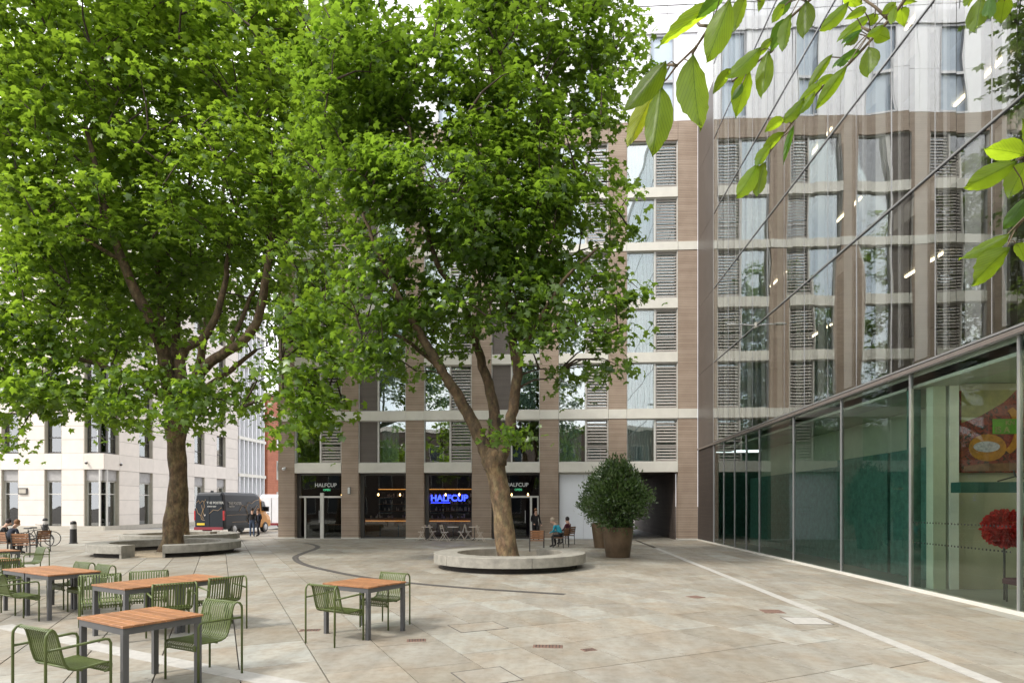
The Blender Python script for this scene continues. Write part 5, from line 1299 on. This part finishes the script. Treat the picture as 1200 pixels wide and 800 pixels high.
vt('THE POSTER', .26, 1.006, .5, 1.92, 'side'); vt('TAKE IT EASY', .10, 1.008, .55, 1.78, 'side', 'small_lettering')
def line(pts, side, nm='line_drawing', r=.014):
    b = MB()
    if side == 'rear': b.tube([(x, -.012, z) for x, z in pts], r, 5)
    else: b.tube([(1.012, y, z) for y, z in pts], r, 5)
    return b.build(nm, gold, dv)
line([(-.85, 2.05), (-.7, 2.2), (-.6, 2.0), (-.45, 2.18), (-.3, 2.1), (-.22, 2.25)], 'rear'); line([(-.85, 1.7), (-.75, 1.4), (-.55, 1.25), (-.5, 1.0), (-.3, .95)], 'rear')
line([(-.5, 1.9), (-.42, 1.6), (-.5, 1.3), (-.38, 1.05)], 'rear'); line([(-.35, 2.1), (-.3, 1.8), (-.42, 1.5), (-.3, 1.2)], 'rear'); line([(.0, 1.35), (.3, 1.6), (.6, 1.55), (.85, 1.75)], 'rear', r=.01)
line([(1.7, 1.5), (2.1, 1.9), (2.5, 1.7), (2.8, 2.1), (3.2, 2.0), (3.6, 2.2), (4.2, 2.3)], 'side'); line([(2.4, 1.9), (2.7, 1.3), (2.6, .9), (2.9, .7)], 'side'); line([(.3, 1.25), (1.5, 1.28), (2.8, 1.26), (4.2, 1.28)], 'side', r=.01)
line([(.9, .8), (1.3, .82), (2.5, .8), (4.2, .82)], 'side', r=.01); line([(3.0, 1.8), (3.4, 1.5), (3.9, 1.9), (4.2, 1.7)], 'side')
MB().box(-.80, -.28, -.115, -.101, .62, .75).xf(Matrix.Translation((0, .08, .02))).build('number_plate', mat('yellow_plate', (.70, .50, .03), .5), dv)
MB().box(-.1, .1, .3, .34, 2.72, 2.82).build('aerial', M['black'], dv)
vw = P(318, 600, 47.5)
van('white_van', 'white van partly hidden at the corner of the brown building', vw.x, vw.y, YAW+R(4), mat('white_van_paint', (.78, .80, .84), .35, var=.03), mat('white_van_cab_paint', (.78, .80, .84), .35, var=.03))

# ------------------------------------------------------------------ PEOPLE
def person(label, loc, rz, J, top, legs, hair, hairstyle=1, shoes='blackc', group=None):
    """J: joint positions in local space, person facing +Y"""
    t = thing('person', label, 'person', loc, rz, absolute=False)
    vs = []; rad = []; es = []; zone = []
    def v(p, r, z): vs.append(Vector(p)); rad.append(r); zone.append(z); return len(vs)-1
    def e(a, b): es.append((a, b))
    pel = v(J['pelvis'], (.15, .12), 'legs'); ch = v(J['chest'], (.165, .12), 'top'); mid = v((Vector(J['pelvis'])+Vector(J['chest']))/2, (.145, .115), 'top')
    nk = v(J['neck'], (.06, .06), 'skin'); hd_ = Vector(J['head']); h0 = v(hd_-Vector((0, 0, .06)), (.075, .085), 'skin'); h1 = v(hd_+Vector((0, 0, .05)), (.078, .095), 'skin'); 
    fw = Vector(J.get('face', (0, 1, 0))).normalized()
    e(pel, mid); e(mid, ch); e(ch, nk); e(nk, h0); e(h0, h1)
    ns_ = v(hd_-Vector((0, 0, .02))+fw*.105, (.016, .016), 'skin'); e(h0, ns_)
    for s_, k in ((-1, 'L'), (1, 'R')):
        sh = v(J['sh'+k], (.068, .068), 'top'); el = v(J['el'+k], (.045, .045), 'top'); wr = v(J['wr'+k], (.030, .030), 'top')
        d = (Vector(J['wr'+k])-Vector(J['el'+k])).normalized(); pa = v(Vector(J['wr'+k])+d*.07, (.036, .020), 'skin')
        e(ch, sh); e(sh, el); e(el, wr); e(wr, pa)
        sd_ = d.cross(Vector((0, 1, .2))).normalized()
        for q_ in (-.03, -.01, .01, .03):
            f1 = v(Vector(J['wr'+k])+d*(.115)+sd_*q_, (.010, .010), 'skin'); f2 = v(Vector(J['wr'+k])+d*(.155-abs(q_)*.4)+sd_*q_*1.1+Vector((0, .012, 0)), (.008, .008), 'skin'); e(pa, f1); e(f1, f2)
        th = v(Vector(J['wr'+k])+d*.08+sd_*.05, (.011, .011), 'skin'); e(pa, th)
        hp = v(J['hip'+k], (.10, .10), 'legs'); kn = v(J['kn'+k], (.066, .066), 'legs'); an = v(J['an'+k], (.046, .046), 'legs')
        ft = Vector(J['an'+k]); toe = v(ft+Vector((0, .16, -.05)), (.042, .032), 'shoe'); e(pel, hp); e(hp, kn); e(kn, an); e(an, toe)
    me = bpy.data.meshes.new('body'); me.from_pydata(vs, es, []); ob = bpy.data.objects.new('body', me); C.objects.link(ob)
    sk = ob.modifiers.new('skin', 'SKIN'); sk.use_smooth_shade = True; sk.branch_smoothing = .3
    for i, r in enumerate(rad): me.skin_vertices[0].data[i].radius = r; me.skin_vertices[0].data[i].use_root = (i == 0)
    sb = ob.modifiers.new('sub', 'SUBSURF'); sb.levels = 1; sb.render_levels = 1
    dg = bpy.context.evaluated_depsgraph_get(); m2 = bpy.data.meshes.new_from_object(ob.evaluated_get(dg))
    bpy.data.objects.remove(ob); m2.materials.clear()
    for k in (top, legs, 'skin', shoes): m2.materials.append(M[k])
    zi = {'top': 0, 'legs': 1, 'skin': 2, 'shoe': 3}
    segs = [(vs[a], vs[b], zone[b], zone[a]) for a, b in es]
    for p in m2.polygons:
        c = p.center; best = None
        for a, b, zb, za in segs:
            ab = b-a; u_ = max(0, min(1, (c-a).dot(ab)/ab.length_squared)); d = (a+ab*u_-c).length
            if best is None or d < best[0]: best = (d, zb if u_ > .5 else za)
        p.material_index = zi[best[1]]
    b = bpy.data.objects.new('body', m2); C.objects.link(b); b.parent = t
    # hair cap
    bm = bmesh.new(); bmesh.ops.create_uvsphere(bm, u_segments=14, v_segments=10, radius=1)
    for w_ in list(bm.verts):
        w_.co = Vector((w_.co.x*.093, w_.co.y*.108, w_.co.z*.115))+hd_+Vector((0, 0, .055))-fw*.015
    dele = [f_ for f_ in bm.faces if ((f_.calc_center_median()-hd_).dot(fw) > .035 and f_.calc_center_median().z < hd_.z+.10) or f_.calc_center_median().z < hd_.z-.02-(.09 if hairstyle == 2 else 0)]
    bmesh.ops.delete(bm, geom=dele, context='FACES')
    me = bpy.data.meshes.new('hair'); bm.to_mesh(me); bm.free(); me.materials.append(M[hair]); ho = bpy.data.objects.new('hair', me); C.objects.link(ho); ho.parent = t
    return t
def stand(h=1.0, arm=.1, step=.12):
    k = h
    return dict(pelvis=(0, 0, .93*k), chest=(0, .0, 1.27*k), neck=(0, .01, 1.47*k), head=(0, .03, 1.60*k), shL=(-.19, 0, 1.38*k), shR=(.19, 0, 1.38*k), elL=(-.25, -.02, 1.10*k), elR=(.25, -.02, 1.10*k),
                wrL=(-.22, arm+.1, .88*k), wrR=(.22, arm+.12, .92*k), hipL=(-.09, 0, .88*k), hipR=(.09, 0, .88*k), knL=(-.10, step, .50*k), knR=(.10, -.02, .50*k), anL=(-.11, step*.8, .09), anR=(.11, -step, .09))
def sit(lean=.1):
    return dict(pelvis=(0, -.08, .54), chest=(0, -.08+lean, .86), neck=(0, -.06+lean*1.7, 1.06), head=(0, .0+lean*2.1, 1.18), face=(0, 1, -.2), shL=(-.18, -.06+lean*1.4, .98), shR=(.18, -.06+lean*1.4, .98), elL=(-.24, .04+lean, .74), elR=(.24, .04+lean, .74),
                wrL=(-.12, .26+lean, .66), wrR=(.12, .26+lean, .68), hipL=(-.09, -.04, .52), hipR=(.09, -.04, .52), knL=(-.12, .36, .52), knR=(.12, .36, .52), anL=(-.11, .34, .09), anR=(.11, .30, .09))
q = at(627, 634); q = (q[0], q[1])
person('person in dark clothes standing at the open cafe door behind the wooden chair', (q[0], FY-.6, 0), R(200), stand(.98, .22), 'blackc', 'blackc', 'hair_b')
(x, y) = at(657, 641); person('person in a turquoise jacket sitting bent forward near the white hoarding', (x, y, 0), R(155-90), sit(.2), 'cyan', 'blackc', 'hair_w')
(x, y) = at(664.5, 637.5); person('person with dark bushy hair sitting just right of the one in turquoise', (x, y, 0), R(150-90), sit(.0), 'maroon', 'blackc', 'hair_k', 2)
(x, y) = at(295.5, 628.5); person('person in black coat and jeans standing by the dark van, the left one of two', (x, y, 0), R(20), stand(1.0, .15), 'blackc', 'denim', 'hair_k')
(x, y) = at(303, 628); person('person in dark coat standing by the van cab, the right one of two', (x, y, 0), R(150), stand(.97, .2), 'navy', 'navy', 'hair_b')
(x, y) = at(12, 649); person('brown haired person in a dark jacket sitting at the far left', (x, y, 0), R(70-90), sit(.12), 'navy', 'blackc', 'hair_b', 2)
(x, y) = at(3, 646); person('person in black sitting at the left photo edge', (x, y, 0), R(30-90), sit(.1), 'blackc', 'blackc', 'hair_k', 2)

# ------------------------------------------------------------------ BICYCLE
def bicycle(x, y, rz, label):
    t = thing('bicycle', label, 'bicycle', (x, y, 0), rz, absolute=False)
    for xx in (-.52, .52):
        b = MB(); b.tube([(xx+.33*math.cos(a), 0, .34+.33*math.sin(a)) for a in np.linspace(0, 2*math.pi, 25)], .018, 6, cap=False)
        wh = b.build('wheel', M['black'], t)
        s = MB()
        for a in np.linspace(0, math.pi, 8)[:-1]: s.tube([(xx-.32*math.cos(a), 0, .34-.32*math.sin(a)), (xx+.32*math.cos(a), 0, .34+.32*math.sin(a))], .003, 4)
        s.build('spokes', M['mull'], wh, kind='stuff')
    f = MB(); bbk, seat, hd_ = (-.08, 0, .30), (-.22, 0, .82), (.34, 0, .84)
    for p in ([bbk, seat], [bbk, (.37, 0, .70)], [(-.2, 0, .75), hd_], [(-.52, 0, .34), bbk], [(-.52, 0, .34), (-.2, 0, .75)], [(.52, 0, .34), (.33, 0, .95)]): f.tube(p, .017, 6)
    f.build('frame', M['iron'], t)
    f = MB(); f.tube([(.33, 0, .95), (.31, 0, 1.02)], .014, 6); f.tube([(.25, -.28, 1.04), (.33, -.1, 1.02), (.33, .1, 1.02), (.25, .28, 1.04)], .013, 6); f.build('handlebar', M['black'], t)
    MB().bev(-.36, -.10, -.07, .07, .84, .90, .02).build('saddle', M['black'], t)
    f = MB(); f.tube([(-.08, -.1, .30), (-.08, .1, .30)], .012, 6); f.box(-.13, -.02, .1, .16, .14, .17); f.box(-.13, -.02, -.16, -.1, .43, .46); f.tube([(-.08, .1, .3), (-.08, .12, .16)], .01, 6); f.tube([(-.08, -.1, .3), (-.08, -.12, .44)], .01, 6); f.build('crank', M['mull'], t)
(x, y) = at(39, 641.5); bicycle(x, y, R(10), 'dark bicycle standing behind the brown chairs at the far left')
(x, y) = at(46, 640); bicycle(x, y, R(60), 'dark bicycle seen more end on, just left of the farther bollard')
# parked car mirrored in the shop glass and seen at the left street edge is off frame: left out

# ------------------------------------------------------------------ CHERRY TWIGS OVERHEAD
def cleaf_mesh(k):
    r_ = random.Random(k); nx, ny = 12, 6; vs = []; fs = []
    for i in range(nx+1):
        u_ = i/nx
        w_ = .5*math.sin(math.pi*u_**.82)**.8*(1-.25*u_) if 0 < u_ < 1 else 0
        if u_ > .8: w_ *= 1-((u_-.8)/.2)**1.5*.35
        for j in range(ny+1):
            v_ = j/ny*2-1; ser = 1+.035*(i % 2)*(abs(v_) > .9)
            z = -.16*(u_-.4)**2*1.2+.10*abs(v_)*w_*2+.022*math.sin((u_*10-abs(v_)*2.2)*math.pi*1.0)*(abs(v_) > .1)+(.05 if k % 2 else -.04)*v_*u_
            vs.append((u_+.02*abs(v_)*w_, v_*w_*ser, z))
    for i in range(nx):
        for j in range(ny):
            a = i*(ny+1)+j; fs.append((a, a+ny+1, a+ny+2, a+1))
    b = MB(); b.add(vs, fs); return b
def cherry_mat(name, c, tr):
    m, Nn, Lk, b = newmat(name); out = Nn['Material Output']
    tcx = Nn.new('ShaderNodeTexCoord').outputs['Object']
    sx = Nn.new('ShaderNodeSeparateXYZ'); Lk.new(tcx, sx.inputs[0])
    ab = Nn.new('ShaderNodeMath'); ab.operation = 'ABSOLUTE'; Lk.new(sx.outputs['Y'], ab.inputs[0])
    m1 = Nn.new('ShaderNodeMath'); m1.operation = 'MULTIPLY_ADD'; Lk.new(ab.outputs[0], m1.inputs[0]); m1.inputs[1].default_value = -1.1; Lk.new(sx.outputs['X'], m1.inputs[2])
    m2 = Nn.new('ShaderNodeMath'); m2.operation = 'MULTIPLY'; m2.inputs[1].default_value = 10; Lk.new(m1.outputs[0], m2.inputs[0])
    fr = Nn.new('ShaderNodeMath'); fr.operation = 'FRACT'; Lk.new(m2.outputs[0], fr.inputs[0])
    ls = Nn.new('ShaderNodeMath'); ls.operation = 'LESS_THAN'; ls.inputs[1].default_value = .10; Lk.new(fr.outputs[0], ls.inputs[0])
    mr_ = Nn.new('ShaderNodeMath'); mr_.operation = 'LESS_THAN'; mr_.inputs[1].default_value = .012; Lk.new(ab.outputs[0], mr_.inputs[0])
    mxm = Nn.new('ShaderNodeMath'); mxm.operation = 'MAXIMUM'; Lk.new(ls.outputs[0], mxm.inputs[0]); Lk.new(mr_.outputs[0], mxm.inputs[1])
    n = Nn.new('ShaderNodeTexNoise'); n.inputs['Scale'].default_value = 4; Lk.new(tcx, n.inputs['Vector'])
    oi = Nn.new('ShaderNodeObjectInfo')
    hs = Nn.new('ShaderNodeMapRange'); hs.inputs['To Min'].default_value = .7; hs.inputs['To Max'].default_value = 1.25; Lk.new(oi.outputs['Random'], hs.inputs['Value'])
    def colr(base, veinc, vf):
        a = Nn.new('ShaderNodeMix'); a.data_type = 'RGBA'; a.inputs['A'].default_value = tuple(x*.85 for x in base)+(1,); a.inputs['B'].default_value = tuple(min(1, x*1.15) for x in base)+(1,); Lk.new(n.outputs['Fac'], a.inputs['Factor'])
        v_ = Nn.new('ShaderNodeMix'); v_.data_type = 'RGBA'; sc_ = Nn.new('ShaderNodeMath'); sc_.operation = 'MULTIPLY'; sc_.inputs[1].default_value = vf; Lk.new(mxm.outputs[0], sc_.inputs[0]); Lk.new(sc_.outputs[0], v_.inputs['Factor'])
        Lk.new(a.outputs['Result'], v_.inputs['A']); v_.inputs['B'].default_value = veinc+(1,)
        h = Nn.new('ShaderNodeHueSaturation'); Lk.new(v_.outputs['Result'], h.inputs['Color']); Lk.new(hs.outputs[0], h.inputs['Value']); return h.outputs['Color']
    Lk.new(colr(c, (.04, .09, .012), .8), b.inputs['Base Color']); b.inputs['Roughness'].default_value = .42
    t = Nn.new('ShaderNodeBsdfTranslucent'); Lk.new(colr(tr, (tr[0]*.45, tr[1]*.5, tr[2]*.5), .85), t.inputs['Color'])
    ms = Nn.new('ShaderNodeMixShader'); ms.inputs[0].default_value = .66; Lk.new(b.outputs[0], ms.inputs[1]); Lk.new(t.outputs[0], ms.inputs[2]); Lk.new(ms.outputs[0], out.inputs['Surface'])
    return m
cm = cherry_mat('cherry_leaf', (.075, .145, .012), (.40, .56, .02)); cmy = cherry_mat('cherry_leaf_yellow', (.20, .27, .02), (.60, .66, .03)); cmd = cherry_mat('cherry_leaf_deep', (.05, .12, .02), (.20, .38, .03))
lmesh = {(k, id(m)): cleaf_mesh(k).mesh('leaf', m, smooth=True) for k in range(4) for m in (cm, cmy, cmd)}
tw_ = mat('cherry_twig', (.10, .07, .035), .7)
def twig(label, Z, stems, leaves):
    a = P(*stems[0][0], Z)
    t = thing('cherry_branch', label, 'branch', tuple(a))
    qr = random.Random(len(leaves))
    for s_ in stems:
        pts = [P(px_, py_, Z+.03*i) for i, (px_, py_) in enumerate(s_)]
        MB().tube(pts, [Z*.0028*(1-.55*i/len(pts)) for i in range(len(pts))], 6).build('twig', tw_, t, smooth=True)
    for i, (bx, by, tx, ty, w_, *m_) in enumerate(leaves):
        dz = qr.uniform(-.06, .06)*Z
        b, e_ = P(bx, by, Z+dz), P(tx, ty, Z+dz+qr.uniform(-.03, .03)*Z)
        d = e_-b; ln = d.length; d.normalize(); view = (b-Vector((0, 0, CH))).normalized()
        sd_ = view.cross(d).normalized(); nn = d.cross(sd_).normalized(); ang = qr.uniform(-.5, .5)
        sd2 = sd_*math.cos(ang)+nn*math.sin(ang); nn2 = d.cross(sd2)
        wid = w_/720*Z/math.cos(ang)/.92
        mt = Matrix(((d.x*ln, sd2.x*wid, nn2.x*ln, b.x-a.x), (d.y*ln, sd2.y*wid, nn2.y*ln, b.y-a.y), (d.z*ln, sd2.z*wid, nn2.z*ln, b.z-a.z), (0, 0, 0, 1)))
        mm = {'y': cmy, 'd': cmd}.get(m_[0] if m_ else '', cm)
        o = bpy.data.objects.new('leaf', lmesh[(qr.randrange(4), id(mm))]); C.objects.link(o); o.parent = t; o.matrix_local = mt
        # stalk from the nearest stem point
        best = min(((P(px_, py_, Z+.03*k)) for s_ in stems for k, (px_, py_) in enumerate(s_)), key=lambda q_: (q_-b).length)
        if (best-b).length > .004*Z: MB().tube([best, (best+b)/2+Vector((0, 0, .004)), b+d*.01], Z*.0009, 5).build('stalk', tw_, t)
twig('drooping cherry twig with the largest bright leaves, left of the hanging twigs', 1.05,
     [[(862, -40), (855, 0), (832, 31), (816, 55), (793, 77), (782, 92), (769, 104)], [(793, 77), (786, 76), (781, 77)], [(816, 55), (812, 62), (811.5, 68)], [(832, 31), (820, 30), (812, 20), (835, 4)]],
     [(842, 2, 765, 57, 19), (855, 2, 827, 77, 30), (874, -6, 858, 39, 16), (781, 73, 728, 136, 25), (811, 67, 819, 158, 36), (775, 103, 765, 186, 33), (766, 108, 734, 174, 20, 'y'), (893, -6, 889, 15, 9), (850, -8, 815, 22, 16, 'd')])
twig('cherry twig of mid sized leaves second from the left, hanging against the glass building', 1.45,
     [[(965, -40), (955, -5), (927, 20), (905, 60), (880, 78), (858, 96)], [(945, -10), (944, 2)]],
     [(891, 57, 848, 97, 20), (856, 80, 835, 110, 12), (878, 83, 860, 140, 24), (870, 98, 858, 118, 8, 'd'), (900, 61, 892, 117, 20), (923, 22, 901, 62, 18, 'd'), (926, 17, 916, 62, 13), (919, 5, 904, 28, 11), (945, 2, 942, 47, 21), (928, 0, 905, 20, 14, 'd'), (905, 45, 888, 66, 10)])
twig('long slender cherry twig of small leaves slanting down across the glass building', 2.1,
     [[(1085, -50), (1062, -2), (1047, 18), (1020, 48), (996, 74), (962, 104), (927, 145), (902, 178), (890, 193)], [(1040, 22), (1025, 8), (1010, -2)], [(1020, 37), (1010, 32)]],
     [(994, 4, 959, 39, 15), (1016, 10, 990, 23, 10), (1022, 17, 979, 51, 13), (1010, 35, 985, 53, 8, 'd'), (1006, 38, 988, 58, 10), (1018, 56, 1018, 92, 22), (1025, 38, 1043, 46, 16), (1056, 9, 1059, 31, 16), (1027, 16, 1020, 31, 10),
      (1050, 3, 1033, 17, 11), (1056, 3, 1072, 1, 9), (1050, 8, 1044, 30, 9), (992, 78, 953, 131, 15), (975, 64, 946, 104, 11), (998, 60, 975, 82, 11, 'd'), (918, 138, 896, 154, 13), (942, 116, 916, 146, 13), (930, 147, 917, 194, 8, 'd'),
      (918, 155, 888, 184, 13), (903, 170, 885, 196, 12), (888, 193, 862, 235, 19), (896, 191, 886, 232, 17), (965, 96, 935, 120, 11), (955, 108, 930, 140, 10), (1010, 5, 996, -8, 12), (990, -6, 1003, 8, 12), (1035, 30, 1015, 44, 9), (1008, 60, 986, 70, 9, 'd'), (978, 88, 955, 100, 9)])
twig('short cherry twig tips dipping in at the top right corner', 1.7, [[(1160, -60), (1155, -20), (1148, -4)], [(1180, -50), (1178, -5)]],
     [(1150, -3, 1142, 40, 21), (1161, -4, 1157, 25, 13, 'd'), (1178, -4, 1172, 29, 21), (1141, -6, 1130, 9, 9)])
twig('cherry twig with broad leaves reaching in from the right photo edge', 1.45, [[(1240, 160), (1215, 172), (1200, 182), (1190, 190)], [(1240, 230), (1205, 250), (1190, 268), (1182, 283)], [(1240, 225), (1203, 232)]],
     [(1200, 181, 1152, 172, 25), (1190, 190, 1126, 222, 25), (1203, 190, 1180, 233, 24), (1183, 275, 1123, 306, 18), (1181, 291, 1134, 336, 27), (1204, 231, 1174, 271, 17, 'd'), (1203, 250, 1181, 268, 12, 'd'), (1192, 284, 1203, 309, 15), (1215, 170, 1199, 140, 20)])
